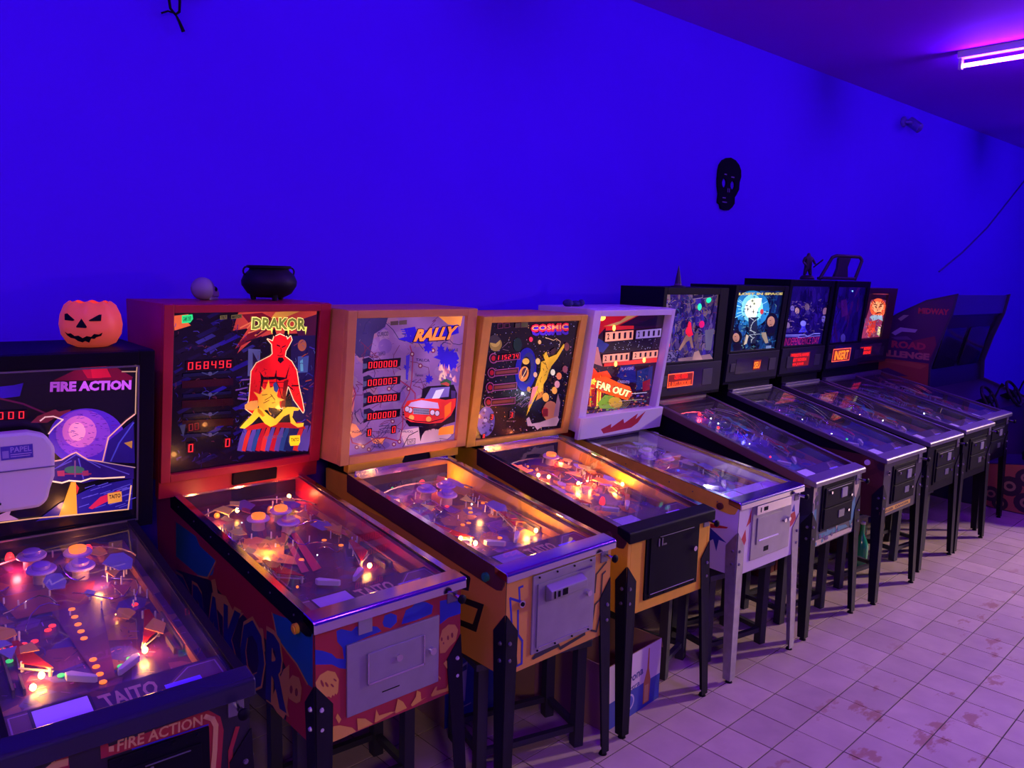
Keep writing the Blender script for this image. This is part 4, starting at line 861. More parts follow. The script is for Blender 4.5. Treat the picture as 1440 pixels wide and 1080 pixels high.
def glass_farout(A, r):
    A.fill(C(40, 8, 30), .7)
    A.poly(c7(870, 100, 1180, 100, 1000, 190, 940, 190, 880, 260), C(170, 14, 24), 1); A.poly(c7(1090, 105, 1160, 105, 1010, 175, 930, 180, 1030, 150), C(180, 130, 80), .9)
    A.ell(*c7(918, 125)[0], 5, 4, C(255, 190, 70), 3, 14); A.poly(c7(1110, 180, 1300, 110, 1300, 180, 1190, 190), C(12, 10, 24), .6)
    A.poly(c7(880, 240, 1020, 330, 935, 350, 860, 320), C(30, 40, 120), .9); A.poly(c7(860, 300, 900, 310, 930, 440, 880, 420, 850, 380), C(190, 110, 110), .9)
    A.poly(c7(985, 275, 1285, 250, 1275, 335, 1000, 345, 930, 350), C(10, 6, 22), .5)
    for k in range(50): A.ell(*c7(r.uniform(1000, 1280), r.uniform(265, 335))[0], .4, .4, C(200, 190, 220), .9, 5)
    A.poly(c7(800, 440, 840, 400, 900, 480, 960, 470, 990, 520, 900, 530, 880, 640, 850, 700, 810, 700), C(240, 60, 20), 1.2)
    for x, y, s in ((830, 590, 9), (838, 560, 6), (868, 540, 6), (835, 640, 7)): star(A, *c7(x, y)[0], s * .5, s, 6, C(255, 190, 60), 2, r)
    for k in range(14): x = 805 + k * 9; A.poly(c7(x, 720, x + 6, 600 - r.random() * 120, x + 16, 720), C(*r.choice([(255, 120, 30), (250, 60, 20), (120, 20, 40), (255, 180, 60)])), 1.3)
    A.ell(*c7(1090, 500)[0], 12, 14, C(40, 20, 60), .8, 18); A.ell(*c7(1085, 500)[0], 7, 9, C(90, 80, 60), .8); A.poly(c7(1020, 510, 1045, 445, 1130, 440, 1140, 480, 1150, 560, 1100, 560), C(25, 25, 110), .9)
    A.text('PLAYERS', c7(1046, 455, 1128, 452, 1127, 470, 1045, 474), C(150, 120, 190), .9); A.text('CREDITS', c7(1030, 540, 1105, 548, 1105, 568, 1028, 558), C(150, 120, 190), .9)
    A.poly(c7(890, 520, 950, 510, 1040, 560, 1110, 590, 1130, 640, 1100, 690, 1000, 650, 900, 610), C(240, 80, 20), 1.15)
    A.text('FAR OUT', c7(895, 528, 1120, 618, 1100, 672, 888, 592), C(80, 6, 10), .5, .09); A.text('FAR OUT', c7(899, 534, 1116, 622, 1097, 666, 892, 588), C(255, 215, 140), 1.5, .02)
    A.poly(c7(900, 700, 950, 640, 1000, 650, 1060, 720, 1010, 745, 920, 740), C(120, 150, 50), .9); A.ell(*c7(1020, 700)[0], 10, 8, C(200, 150, 50), 1, 16, .5)
    for k in range(4): A.line(c7(*[c for i in range(9) for c in (1050 + (30 + k * 12) * math.cos(i * .35 - .4), 690 + (30 + k * 10) * math.sin(i * .35 - .4))]), .003, C(150, 130, 50), .9)
    A.poly(c7(1150, 480, 1250, 450, 1250, 600, 1150, 620), C(30, 40, 110), .8); A.poly(c7(1190, 560, 1240, 540, 1240, 620, 1195, 630), C(140, 20, 40), .8)
    for k in range(60): x = r.uniform(800, 1240); y = r.uniform(650, 770) if x < 900 or x > 1120 else r.uniform(740, 775); A.ell(*c7(x, y)[0], r.uniform(.8, 2.4), r.uniform(.6, 1.8), C(*r.choice([(60, 90, 110), (170, 120, 50), (120, 150, 50), (90, 60, 150), (190, 90, 60)])), .8, 8)
    strokes(A, r, c7, 800, 1250, 440, 770, 200, [(90, 20, 20), (200, 90, 40), (60, 60, 120), (20, 8, 24), (180, 140, 60), (120, 30, 60)], .9, (4, 16), .0022)
    A.text('FAR OUT', c7(899, 534, 1116, 622, 1097, 666, 892, 588), C(255, 215, 140), 1.5, .02)
    for (a, b, c_, d, lit) in ((940, 210, 1110, 275, 1), (1128, 205, 1282, 265, 0), (928, 355, 1092, 415, 1), (1115, 345, 1272, 400, 1)):
        A.poly(c7(a - 6, b + 4, c_ + 4, b - 6, c_ + 2, d + 0, a - 8, d + 8), C(14, 8, 20), .4)
        A.poly(c7(a, b + 6, c_, b - 2, c_ - 2, d - 8, a - 2, d), C(245, 150, 120) if lit else C(160, 130, 200), 1.0 if lit else .75)
        n = 5; w = (c_ - a) / n
        for i in range(n): A.text('1' if i else '2', c7(a + w * (i + .3), b + 14 - i, a + w * (i + .7), b + 12 - i, a + w * (i + .7), d - 14 - i, a + w * (i + .3), d - 12 - i), C(30, 10, 20), .3, .03)
    for x, y in ((990, 190), (1008, 425), (1187, 408)): A.ell(*c7(x, y)[0], 2.6, 4, C(255, 150, 40), 3.5, 12)
    A.poly(c7(935, 418, 1270, 392, 1268, 425, 935, 440), C(220, 40, 30), 1.1); A.poly(c7(940, 175, 1110, 180, 1110, 200, 940, 205), C(200, 30, 30), 1)
    for x, y in ((990, 190), (1008, 425), (1187, 408)): A.ell(*c7(x, y)[0], 2.0, 3.4, C(255, 190, 80), 4, 12)
    A.line(c7(1120, 640, 1220, 636), .0025, C(230, 210, 240), 1.2); A.line(c7(1040, 690, 1190, 684), .0025, C(200, 160, 180), 1.0)

def mottled(A, r, base, cols, n, e, s=1.0, emax=1.0):
    A.fill(base, e)
    for k in range(n):
        x, y = r.random() * A.w, r.random() * A.h; a = r.uniform(.008, .045) * s; b_ = r.uniform(.02, .09) * s; t = r.uniform(-.6, .6); c = r.choice(cols); q = r.uniform(.5, emax)
        A.raw([(x + a * math.cos(u) * math.cos(t) - b_ * math.sin(u) * math.sin(t), y + a * math.cos(u) * math.sin(t) + b_ * math.sin(u) * math.cos(t)) for u in [i * .9 for i in range(7)]], c, e * q)
def glass_crypt(A, r):
    mottled(A, r, C(50, 30, 110), [C(70, 50, 130), C(95, 70, 140), C(30, 20, 90), C(120, 90, 130), C(60, 40, 160), C(30, 16, 60), C(130, 100, 110)], 190, .8, .7)
    strokes(A, r, c9, 240, 570, 340, 740, 330, [(30, 14, 60), (130, 100, 150), (90, 60, 170), (150, 110, 110), (50, 70, 130), (20, 10, 40), (110, 40, 90)], .75, (5, 20), .0035)
    A.poly(c9(250, 690, 345, 700, 335, 750, 230, 762), C(110, 90, 150), .8)
    for k in range(60): A.ell(*c9(r.uniform(240, 340), r.uniform(700, 750))[0], 1.2, .9, C(40, 30, 80), .8, 6)
    A.poly(c9(350, 735, 540, 710, 560, 740, 352, 750), C(150, 110, 130), .8); A.poly(c9(450, 700, 475, 690, 500, 740, 440, 742), C(190, 140, 140), .9)
    A.poly(c9(395, 600, 430, 600, 445, 670, 435, 680, 418, 630, 400, 640, 360, 690, 352, 680), C(170, 120, 110), .85)
    A.poly(c9(392, 570, 405, 550, 412, 520, 425, 530, 430, 570, 440, 600, 415, 612, 395, 590), C(255, 30, 60), 1.3); A.ell(*c9(490, 545)[0], 3.5, 4.5, C(210, 20, 100), 1.1, 12); A.ell(*c9(268, 650)[0], 5, 6, C(240, 30, 60), 1.3, 12)
    A.ell(*c9(475, 445)[0], 2.6, 4.5, C(40, 220, 170), 1.3, 12); A.ell(*c9(527, 415)[0], 3.2, 3.6, C(30, 230, 170), 1.5, 12)
    A.poly(c9(430, 350, 560, 355, 550, 400, 430, 395), C(30, 15, 60), .7); A.line(c9(430, 392, 490, 395, 492, 365, 555, 370, 550, 400, 495, 400), .004, C(150, 120, 160), .8); A.text('MULTIBALL', c9(440, 360, 490, 362, 490, 374, 440, 372), C(150, 120, 130), .8)
    A.poly(c9(510, 580, 560, 575, 545, 690, 515, 690), C(100, 90, 120), .8)
def glass_robot(A, r):
    mottled(A, r, C(14, 26, 70), [C(20, 50, 110), C(10, 20, 60), C(10, 8, 30), C(30, 80, 150)], 90, .9, .8)
    strokes(A, r, c9, 650, 980, 320, 680, 200, [(8, 10, 30), (40, 110, 160), (10, 40, 90), (120, 160, 170), (30, 20, 50)], .85, (6, 24), .004)
    A.ell(*c9(800, 400)[0], 24, 26, C(40, 130, 200), 1, 26); A.ell(*c9(800, 395)[0], 15, 20, C(130, 220, 240), 1.3, 24); A.ell(*c9(795, 400)[0], 9, 14, C(250, 255, 235), 1.8, 20); A.poly(c9(790, 330, 860, 330, 850, 380, 810, 420), C(240, 250, 210), 1.6)
    for k in range(26):
        a = r.random() * 6.28; L1 = r.uniform(60, 130); A.line(c9(800 + 50 * math.cos(a), 400 + 50 * math.sin(a), 800 + L1 * math.cos(a), 400 + L1 * math.sin(a)), .004, C(160, 230, 250), 1.1)
    for k in range(60): x = r.uniform(660, 960); y = r.uniform(310, 680); star(A, *c9(x, y)[0], .8, r.uniform(2, 5), 4, C(*r.choice([(6, 8, 24), (30, 90, 150), (10, 14, 40), (90, 150, 170)])), .8, r)
    A.poly(c9(775, 450, 830, 450, 835, 560, 820, 640, 790, 640, 775, 560), C(40, 45, 70), .9)
    for k in range(10): A.line(c9(780 + r.random() * 50, 450 + k * 18, 790 + r.random() * 40, 470 + k * 18), .005, C(200, 210, 220), 1)
    A.poly(c9(740, 650, 760, 570, 775, 580, 760, 640), C(190, 170, 150), 1); A.line(c9(780, 575, 850, 570), .004, C(180, 190, 210), .9)
    for x, y, s in ((695, 585, 1.0), (925, 480, 1.1)):   # two portraits at the sides
        A.ell(*c9(x, y)[0], 8 * s, 11 * s, C(20, 14, 24), .8, 18); A.ell(*c9(x - 4, y + 5)[0], 5 * s, 7.5 * s, C(190, 130, 110), 1, 16); A.poly(c9(x - 30, y + 60, x, y + 35, x + 30, y + 60, x + 20, y + 110, x - 25, y + 110), C(16, 12, 30), .9)
        A.line(c9(x - 14, y - 2, x - 4, y - 4), .003, C(40, 20, 20), .6); A.line(c9(x - 10, y + 26, x + 2, y + 24), .003, C(110, 40, 40), .8)
    A.poly(c9(860, 560, 890, 560, 910, 640, 890, 645, 865, 590), C(170, 150, 130), .9); A.ell(*c9(860, 415)[0], 2.5, 4, C(210, 60, 60), 1.1, 10)
    A.text('LOST IN SPACE', c9(722, 293, 985, 300, 983, 314, 720, 308), C(225, 200, 110), 1.1, .05)
    A.poly(c9(895, 665, 930, 662, 930, 684, 893, 686), C(120, 140, 190), .9)
def glass_fleet(A, r):
    mottled(A, r, C(22, 8, 90), [C(30, 10, 110), C(16, 4, 70), C(40, 16, 130)], 60, .8, .8)
    for x, y, s, c in ((245, 520, 1, (190, 140, 150)), (310, 490, 1.1, (120, 90, 120)), (215, 500, .9, (110, 90, 180)), (430, 530, 1.3, (150, 100, 140)), (420, 590, 1.1, (110, 90, 200)), (180, 640, 1, (130, 100, 150))):
        A.ell(*c10(x + 4, y - 10)[0], 3.6 * s, 5 * s, C(30, 14, 60), .7, 12); A.ell(*c10(x, y)[0], 2.6 * s, 5 * s, C(*c), .8, 12); A.poly(c10(x - 14, y + 60, x - 8, y + 30, x + 14, y + 30, x + 20, y + 60), C(50, 34, 120), .8); A.line(c10(x, y + 20, x + 8, y + 60), .01, C(60, 40, 130), .8)
    A.poly(c10(265, 610, 300, 610, 295, 660, 310, 700, 250, 700, 270, 660), C(60, 50, 230), 1); A.ell(*c10(282, 625)[0], 3.5, 4.5, C(130, 120, 250), 1, 12)
    strokes(A, r, c10, 150, 450, 430, 700, 120, [(50, 24, 140), (100, 70, 150), (16, 4, 50), (140, 100, 160)], .7, (5, 20), .004)
    A.line(c10(160, 722, 290, 722, 305, 735, 350, 712, 390, 712), .007, C(130, 120, 240), 1); A.line(c10(160, 735, 250, 735), .006, C(110, 100, 220), .9); A.line(c10(240, 745, 300, 738, 390, 730), .005, C(120, 110, 230), .9)
    A.text('INDEPENDENCE DAY', c10(158, 746, 388, 738, 380, 800, 146, 814), C(170, 30, 110), .8, .01); A.line(c10(300, 834, 390, 828), .003, C(70, 50, 150), .8); A.line(c10(325, 345, 322, 400), .006, C(50, 14, 130), .8); A.line(c10(345, 345, 342, 400), .006, C(50, 14, 130), .8)
def glass_dark(A, r):
    mottled(A, r, C(18, 4, 80), [C(26, 6, 100), C(14, 2, 60), C(50, 8, 90), C(30, 8, 120)], 50, .8, 1.2)
    for x, y in ((637, 335), (675, 380)): A.ell(*c10(x, y)[0], 1.2, 1.2, C(120, 170, 255), 2, 8)
    A.poly(c10(570, 450, 620, 440, 640, 560, 580, 580), C(60, 10, 90), .8); A.ell(*c10(600, 735)[0], 4, 6, C(70, 50, 160), .8)
def glass_beast(A, r):
    A.fill(C(40, 8, 40), .8)
    O = C(250, 90, 50)
    A.poly(c10(820, 425, 870, 415, 925, 430, 918, 500, 910, 570, 895, 640, 880, 760, 725, 765, 760, 620, 800, 500), C(150, 50, 90), 1)
    A.ell(*c10(868, 490)[0], 11, 14, O, 1.35, 22); A.ell(*c10(866, 480)[0], 8, 8, C(255, 150, 100), 1.4, 16)
    K = C(60, 6, 20)
    for a in ((835, 455, 860, 465), (880, 462, 905, 455), (845, 475, 858, 480), (880, 478, 895, 474), (835, 430, 850, 450), (900, 430, 888, 450)): A.line(c10(*a), .010, K, .5)
    A.poly(c10(840, 540, 862, 520, 885, 520, 905, 540, 885, 530, 865, 532), K, .5); A.line(c10(868, 480, 866, 510), .006, K, .5)
    A.poly(c10(805, 560, 830, 540, 900, 550, 905, 600, 870, 580, 830, 600), C(160, 180, 200), 1.1); A.poly(c10(800, 600, 850, 590, 845, 700, 790, 760, 770, 700), C(230, 60, 50), 1.1); A.poly(c10(870, 650, 890, 660, 880, 755, 860, 730), C(220, 210, 150), 1.2); A.poly(c10(800, 665, 840, 660, 822, 725), C(255, 70, 50), 1.3)
    for k in range(60): x = r.uniform(815, 915); y = r.uniform(425, 545); A.line(c10(x, y, x + r.uniform(-10, 10), y + r.uniform(4, 22)), .006, C(*r.choice([(90, 10, 20), (255, 170, 120), (200, 50, 30), (40, 4, 20)])), 1)
    for k in range(70): x = r.uniform(760, 890); y = r.uniform(560, 750); A.line(c10(x, y, x + r.uniform(-14, 14), y + r.uniform(8, 24)), .006, C(*r.choice([(90, 90, 150), (220, 90, 60), (60, 10, 40), (200, 140, 150)])), .9)
    A.line(c10(830, 382, 935, 386), .006, C(180, 60, 70), .9)

# playfields
def pf_generic(base, cols, n=60, e=0.0, text=None):
    def f(A, r):
        A.fill(base)
        for k in range(n):
            x, y = r.random() * A.w, .2 + r.random() * (A.h - .25); a = r.uniform(.015, .07); b_ = r.uniform(.02, .10); t = r.uniform(-1, 1); nn = r.randint(4, 9)
            A.raw([(x + a * math.cos(u) * math.cos(t) - b_ * math.sin(u) * math.sin(t), y + a * math.cos(u) * math.sin(t) + b_ * math.sin(u) * math.cos(t)) for u in [i * 2 * PI / nn for i in range(nn)]], r.choice(cols), 0)
        for k in range(170):   # fine print, arrows and scoring marks
            x, y = .02 + r.random() * (A.w - .05), .22 + r.random() * (A.h - .3); d = r.uniform(.006, .03); t = r.choice([0, 1.57, r.uniform(-1, 1)]); w_ = r.uniform(.0008, .0022); cx_, sx_ = math.cos(t), math.sin(t); c = r.choice(cols); q = r.choice([.35, 1.8, 2.6])
            A.raw([(x - sx_ * w_, y + cx_ * w_), (x + sx_ * w_, y - cx_ * w_), (x + d * cx_ + sx_ * w_, y + d * sx_ - cx_ * w_), (x + d * cx_ - sx_ * w_, y + d * sx_ + cx_ * w_)], tuple(min(.9, v * q) for v in c))
        for k in range(30):
            x, y = r.random() * A.w, .25 + r.random() * (A.h - .3); R0 = r.uniform(.01, .05); a0 = r.random() * 6
            pts = [(x + R0 * math.cos(a0 + q * .5), y + R0 * 1.4 * math.sin(a0 + q * .5)) for q in range(6)]
            for p, q in zip(pts, pts[1:]):
                dx, dy = q[0] - p[0], q[1] - p[1]; L = math.hypot(dx, dy); nx, ny = -dy / L * .0014, dx / L * .0014
                A.raw([(p[0] + nx, p[1] + ny), (p[0] - nx, p[1] - ny), (q[0] - nx, q[1] - ny), (q[0] + nx, q[1] + ny)], r.choice(cols))
    return f
def pf_devil(A, r):
    pf_generic((0.05, 0.008, 0.05), [(.05, .02, .12), (.03, .005, .04), (.09, .02, .06), (.02, .02, .08)], 50)(A, r)
    w, h = A.w, A.h; cx = w / 2
    P = lambda *p: [(cx + p[i], p[i + 1]) for i in range(0, len(p), 2)]
    # golden reclining figure painted left of centre and a red beam
    A.raw(P(-.19, .62, -.12, .58, -.06, .52, -.03, .55, -.07, .64, -.03, .72, .02, .78, .04, .86, .02, .85, -.01, .79, -.06, .78, -.09, .84, -.14, .84, -.17, .78, -.22, .74, -.23, .68), (.62, .26, .06))
    A.raw(P(-.13, .72, -.09, .70, -.08, .76, -.12, .78), (.35, .10, .03)); A.raw(P(-.20, .68, -.15, .66, -.16, .70, -.21, .72), (.7, .4, .2))
    for k in range(24):
        x = r.uniform(-.22, -.02); y = r.uniform(.56, .82); A.raw(P(x, y, x + r.uniform(.01, .03), y + r.uniform(-.02, .02), x + .02, y + .025), r.choice([(.5, .2, .08), (.7, .35, .12), (.3, .1, .08)]))
    A.raw(P(-.05, .45, -.01, .46, .06, .80, .035, .80), (.5, .03, .06)); A.raw(P(-.09, .46, -.06, .46, .0, .72, -.02, .72), (.4, .04, .08))
def pf_red(A, r):
    pf_generic((.06, .012, .09), [(.1, .03, .2), (.16, .04, .1), (.04, .01, .1), (.2, .08, .08), (.05, .03, .2)], 70)(A, r)
    cx = A.w / 2
    A.raw([(cx - .02, .3), (cx + .02, .3), (cx + .09, .8), (cx - .06, .8)], (.10, .02, .10)); A.raw([(cx - .15, .75), (cx + .05, .75), (cx + .1, .9), (cx - .18, .92)], (.16, .02, .06))

# cabinet prints
def front1(w, h):
    A = Art(w, h, [(3.2, 1059.3), (350, 951.5), (353.7, 1124.5), (17.2, 1263.4)]); A.fill((0.008, 0.007, 0.012))
    Rr = (0.30, 0.015, 0.02); Yy = (0.55, 0.30, 0.12); K = (0.01, 0.008, 0.014)
    A.poly(c2(200, 1120, 290, 985, 470, 935, 485, 985, 930, 820, 985, 850, 1000, 910, 985, 1120, 905, 1120, 925, 900, 600, 990, 300, 1090, 270, 1120), Rr)
    A.text('FIRE ACTION', c2(525, 955, 905, 840, 905, 888, 522, 1008), Yy, 0, .02)
    A.poly(c2(485, 985, 508, 980, 508, 1005, 485, 1008), Yy)
    A.line(c2(200, 1100, 240, 1068, 290, 1055), .018, Yy); A.line(c2(920, 850, 950, 860, 965, 890, 960, 1000, 950, 1110), .013, Yy)
    A.poly(c2(300, 1000, 445, 950, 450, 1050, 310, 1090), K)
    A.line(c2(1060, 900, 1030, 1000, 1030, 1110), .012, Rr); A.line(c2(590, 995, 930, 885), .004, (.02, .01, .4))
    return A
def front2(w, h):
    A = Art(w, h, [(442.3, 872.5), (648.6, 810.7), (645.6, 968.5), (443.8, 1053.0)]); A.fill((0.33, 0.02, 0.03))
    B = (0.012, 0.03, 0.38); Yy = (0.60, 0.32, 0.05); K = (0.02, 0.005, 0.01)
    A.poly(c6f(40, 390, 110, 400, 170, 420, 200, 450, 250, 455, 240, 380, 205, 340, 200, 270, 230, 255, 300, 270, 330, 240, 420, 235, 470, 240, 500, 270, 420, 300, 330, 340, 290, 380, 270, 520, 220, 515, 170, 490, 40, 492), B)
    A.poly(c6f(505, 215, 520, 165, 560, 150, 600, 165, 600, 210, 560, 250, 515, 240), B); A.poly(c6f(640, 190, 660, 130, 700, 110, 730, 75, 790, 75, 840, 100, 830, 155, 720, 200, 630, 225), B); A.poly(c6f(885, 70, 1030, 40, 1030, 150, 940, 180, 885, 225), B)
    def skull(p):
        A.poly(c6f(*p), Yy)
    A.poly(c6f(60, 610, 90, 560, 140, 530, 190, 540, 215, 590, 210, 670, 200, 690, 190, 680, 185, 700, 172, 690, 165, 712, 150, 700, 130, 706, 95, 690, 70, 650), Yy)
    for e_ in ((105, 615, 9, 24), (135, 622, 9, 17), (190, 592, 8, 10), (172, 628, 8, 12)): A.poly([(c6f(e_[0] + e_[2] * math.cos(t) + 8 * math.sin(t), e_[1] + e_[3] * math.sin(t))[0]) for t in [i * .6 for i in range(10)]], (.25, .03, .03))
    A.poly(c6f(880, 330, 900, 260, 940, 225, 985, 225, 1005, 260, 990, 330, 950, 370, 920, 410, 885, 415), Yy)
    for x, y, a, b_ in ((897, 322, 6, 14), (938, 312, 7, 16), (965, 295, 8, 18), (908, 348, 5, 8)): A.poly([(c6f(x + a * math.cos(t), y + b_ * math.sin(t))[0]) for t in [i * .6 for i in range(10)]], (.25, .03, .03))
    A.poly(c6f(110, 930, 160, 900, 220, 890, 300, 905, 330, 930, 130, 1030), Yy)
    for p in ((140, 880, 150, 800, 158, 850, 150, 880), (192, 840, 205, 812, 230, 850, 215, 880), (335, 845, 390, 845, 440, 880, 340, 925), (450, 870, 462, 785, 480, 825, 560, 800, 585, 800, 460, 870), (585, 800, 605, 715, 640, 735, 665, 775, 590, 812), (690, 755, 725, 700, 730, 660, 755, 670, 760, 720, 800, 700, 700, 765), (825, 690, 850, 640, 865, 630, 860, 660, 925, 645, 940, 610, 940, 660, 830, 700), (905, 480, 925, 460, 945, 480, 930, 515), (862, 555, 890, 575, 885, 590)): A.poly(c6f(*p), Yy)
    return A
def side2(w, h):
    A = Art(w, h, [(245.2, 732.3), (442.3, 872.5), (443.8, 1053.0), (249.8, 867.3)]); A.fill((0.34, 0.018, 0.02))
    T = (0.01, 0.13, 0.22); Yy = (0.50, 0.27, 0.04); K = (0.012, 0.008, 0.02); DB = (0.01, 0.02, 0.10)
    A.poly(cs2(-60, 60, 30, 290, 90, 345, 80, 400, 40, 415, -60, 330), T); A.line(cs2(20, 405, 60, 412, 92, 350), .008, Yy)
    A.poly(cs2(305, 545, 460, 600, 460, 830, 440, 815, 400, 740, 360, 690, 325, 640, 315, 590), T); A.line(cs2(305, 545, 315, 590, 325, 640, 360, 690, 400, 740, 440, 815), .008, Yy)
    A.poly(cs2(-60, 380, 70, 420, 120, 480, 150, 530, 200, 555, 260, 620, 340, 710, 370, 780, 360, 950, 200, 960, -60, 700), K)
    for p in ((75, 420, 90, 415, 100, 470, 130, 480, 160, 540, 200, 545, 150, 600, 90, 520), (260, 600, 272, 605, 280, 690, 268, 700), (350, 760, 372, 740, 372, 830, 362, 920, 350, 950, 335, 940, 300, 880), (285, 690, 305, 680, 320, 720, 300, 750)): A.poly(cs2(*p), Yy)
    # tall dark letters down the flank
    A.text('DRAKOR', cs2(-60, 380, 372, 640, 372, 945, -60, 640), Yy, 0, .05); A.text('DRAKOR', cs2(-56, 392, 366, 655, 362, 930, -58, 640), DB, 0, .035)
    A.poly(cs2(370, 800, 385, 780, 410, 790, 420, 830, 415, 880, 400, 888, 372, 870, 362, 835), Yy)
    for x, y in ((380, 835), (400, 845)): A.poly([(cs2(x + 6 * math.cos(t), y + 16 * math.sin(t))[0]) for t in [i * .6 for i in range(10)]], (.2, .04, .02))
    return A
YEL = (0.60, 0.30, 0.03)
def front3(w, h):
    A = Art(w, h, [(712.8, 805.2), (860.2, 758.2), (854.1, 888.8), (708.7, 952.5)]); A.fill((0.62, 0.30, 0.05))
    B = (0.02, 0.02, 0.35); K = (0.012, 0.01, 0.02)
    A.line(c6s(692, 480, 680, 485, 682, 530, 650, 520, 655, 600, 650, 700), .009, B); A.line(c6s(676, 560, 676, 640, 690, 660, 688, 735, 668, 745), .009, B); A.line(c6s(655, 690, 665, 640, 672, 740), .006, K)
    A.line(c6s(968, 400, 935, 440, 930, 500), .008, K); A.line(c6s(965, 430, 955, 440, 950, 520, 930, 540, 918, 625, 935, 628, 950, 560, 965, 520), .008, K)
    A.poly(c6s(720, 718, 735, 700, 810, 668, 815, 678, 898, 630, 898, 640, 815, 690, 808, 680, 725, 722), K)
    return A
def side3(w, h):
    A = Art(w, h, [(468.6, 697.6), (712.8, 805.2), (708.7, 952.5), (469.2, 811.9)]); A.fill((0.60, 0.29, 0.03)); K = (0.012, 0.01, 0.015)
    A.poly(c6s(495, 515, 566, 540, 540, 632, 488, 610, 488, 590, 528, 605, 545, 555, 495, 535), K); A.line(c6s(490, 440, 515, 455, 510, 485, 490, 480), .022, K); A.poly(c6s(100, 300, 300, 390, 300, 470, 100, 380), K)
    return A
def front5(w, h):
    A = Art(w, h, [(1040.5, 707.0), (1126.5, 681.4), (1118.7, 776.8), (1033.1, 811.2)]); A.fill((0.70, 0.64, 0.68)); Rr = (0.5, 0.02, 0.03)
    A.poly(cf5(652, 540, 670, 498, 672, 540, 660, 575, 655, 590), Rr); A.poly(cf5(672, 490, 695, 415, 690, 470), Rr); A.poly(cf5(838, 490, 842, 440, 858, 428, 862, 455, 848, 480), Rr); A.poly(cf5(845, 430, 856, 400, 858, 430), (.03, .03, .4))
    return A
def side5(w, h):
    A = Art(w, h, [(793.4, 639.7), (1040.5, 707.0), (1033.1, 811.2), (790.2, 724.9)]); A.fill((0.62, 0.55, 0.75)); Rr = (0.5, 0.02, 0.03); B = (0.02, 0.03, 0.35)
    A.poly(cf5(535, 475, 605, 490, 600, 495, 538, 492), Rr); A.poly(cf5(535, 490, 600, 550, 570, 538, 560, 582, 548, 535, 530, 545), B); A.poly(cf5(300, 380, 420, 440, 400, 480, 300, 430), B)
    return A
cf6 = crop(1000, 520, 3.177)
def front6(w, h):
    A = Art(w, h, [(1145.4, 677.8), (1212.8, 656.7), (1204.7, 744.7), (1137.4, 773.1)]); A.fill((0.02, 0.02, 0.05)); T = (0.03, 0.22, 0.30); W_ = (0.55, 0.48, 0.32)
    A.poly(cf6(440, 790, 450, 770, 630, 700, 625, 720, 440, 800), W_); A.poly(cf6(455, 530, 475, 515, 470, 560, 455, 600), W_)
    for p in ((445, 640, 470, 620, 465, 740, 450, 760), (480, 735, 540, 710, 560, 700, 600, 690, 610, 700, 480, 755), (610, 630, 645, 560, 640, 640, 620, 700)): A.poly(cf6(*p), T)
    A.poly(cf6(640, 500, 665, 470, 660, 520, 645, 570, 640, 560), W_); A.line(cf6(445, 770, 460, 600, 450, 540), .006, W_)
    rr = random.Random(4)
    for k in range(24): x = rr.uniform(.0, w); z = rr.choice([rr.uniform(0, .09), rr.uniform(0, h)]); A.raw([(x, z), (x + .02, z + .005), (x + .015, z + .025), (x - .004, z + .02)], rr.choice([T, W_, (.1, .05, .2), (.02, .1, .15)]))
    return A
def front7(w, h):
    A = Art(w, h, [(1245.1, 645.5), (1298.7, 628.9), (1290.7, 706.6), (1237.1, 729.1)]); A.fill((0.02, 0.012, 0.03))
    q = [(1233, 719.5), (1280, 701), (1279.5, 707), (1232.5, 727)]
    A.poly(q, (0.62, 0.36, 0.04)); A.text('DANGER  DANGER', [(1236, 720.5), (1278, 703.4), (1277.6, 706.5), (1235.6, 724.5)], (.08, .03, .01), 0, .05)
    return A
def side_plain(cols, seed, base):
    def f(w, h):
        A = Art(w, h); A.fill(base); rr = random.Random(seed)
        for k in range(30):
            x, y = rr.random() * w, rr.random() * h; R0 = rr.uniform(.03, .12); nn = rr.randint(5, 9); A.raw([(x + R0 * rr.uniform(.5, 1.2) * math.cos(2 * PI * i / nn), y + R0 * rr.uniform(.5, 1.2) * math.sin(2 * PI * i / nn)) for i in range(nn)], rr.choice(cols))
        return A
    return f

# ------------------------------------------------------------------ head extras
def lip5(t, A, Gm, Bf, WB, H):
    b = MB(Bf); b.prism([(-.012, -.035), (WB + .012, -.035), (WB + .012, .095), (-.012, .095)], .055, .082, 2); o = b.build('backbox_lip', WHITEP, t, bevel=.003)
    P = Art(WB, .12); P.fill((.75, .7, .72)); P.poly([(.24, .35), (.36, .55), (.36, .35), (.5, .72), (.52, .48), (.68, .9), (.66, .6), (.78, .98), (.70, .40), (.62, .18), (.28, .10)], (.5, .02, .03))
    P.sh and P.build('lip_splash', Bf @ Matrix.Translation((0, -.03, .0835)), PRINT, o, thick=.0005)
def score_wood(t, A, Gm, Bf, WB, H):
    b = MB(Bf)
    b.prism([(.05, -.045), (WB * .47, -.045), (WB * .50, .002), (.05, .002)], -.02, .018, 2); b.prism([(WB * .72, -.045), (WB * .95, -.045), (WB * .95, .002), (WB * .70, .002)], -.02, .018, 2); b.build('lower_fascia', YELLOW, t, bevel=.002)
    b = MB(Bf); b.box(WB * .46, WB * .74, -.05, -.003, -.03, .012); b.build('latch_recess', BLACK, t)
def latch2(t, A, Gm, Bf, WB, H):
    b = MB(Bf); b.prism([(.30, -.06), (.50, -.06), (.50, -.008), (.485, .002), (.315, .002), (.30, -.008)], -.01, .014, 2); b.build('latch_handle', BLACK, t, bevel=.004)
    b = MB(Bf); b.box(.0, WB, -.075, .001, -.04, .0); b.build('lower_fascia', REDP, t, bevel=.002)
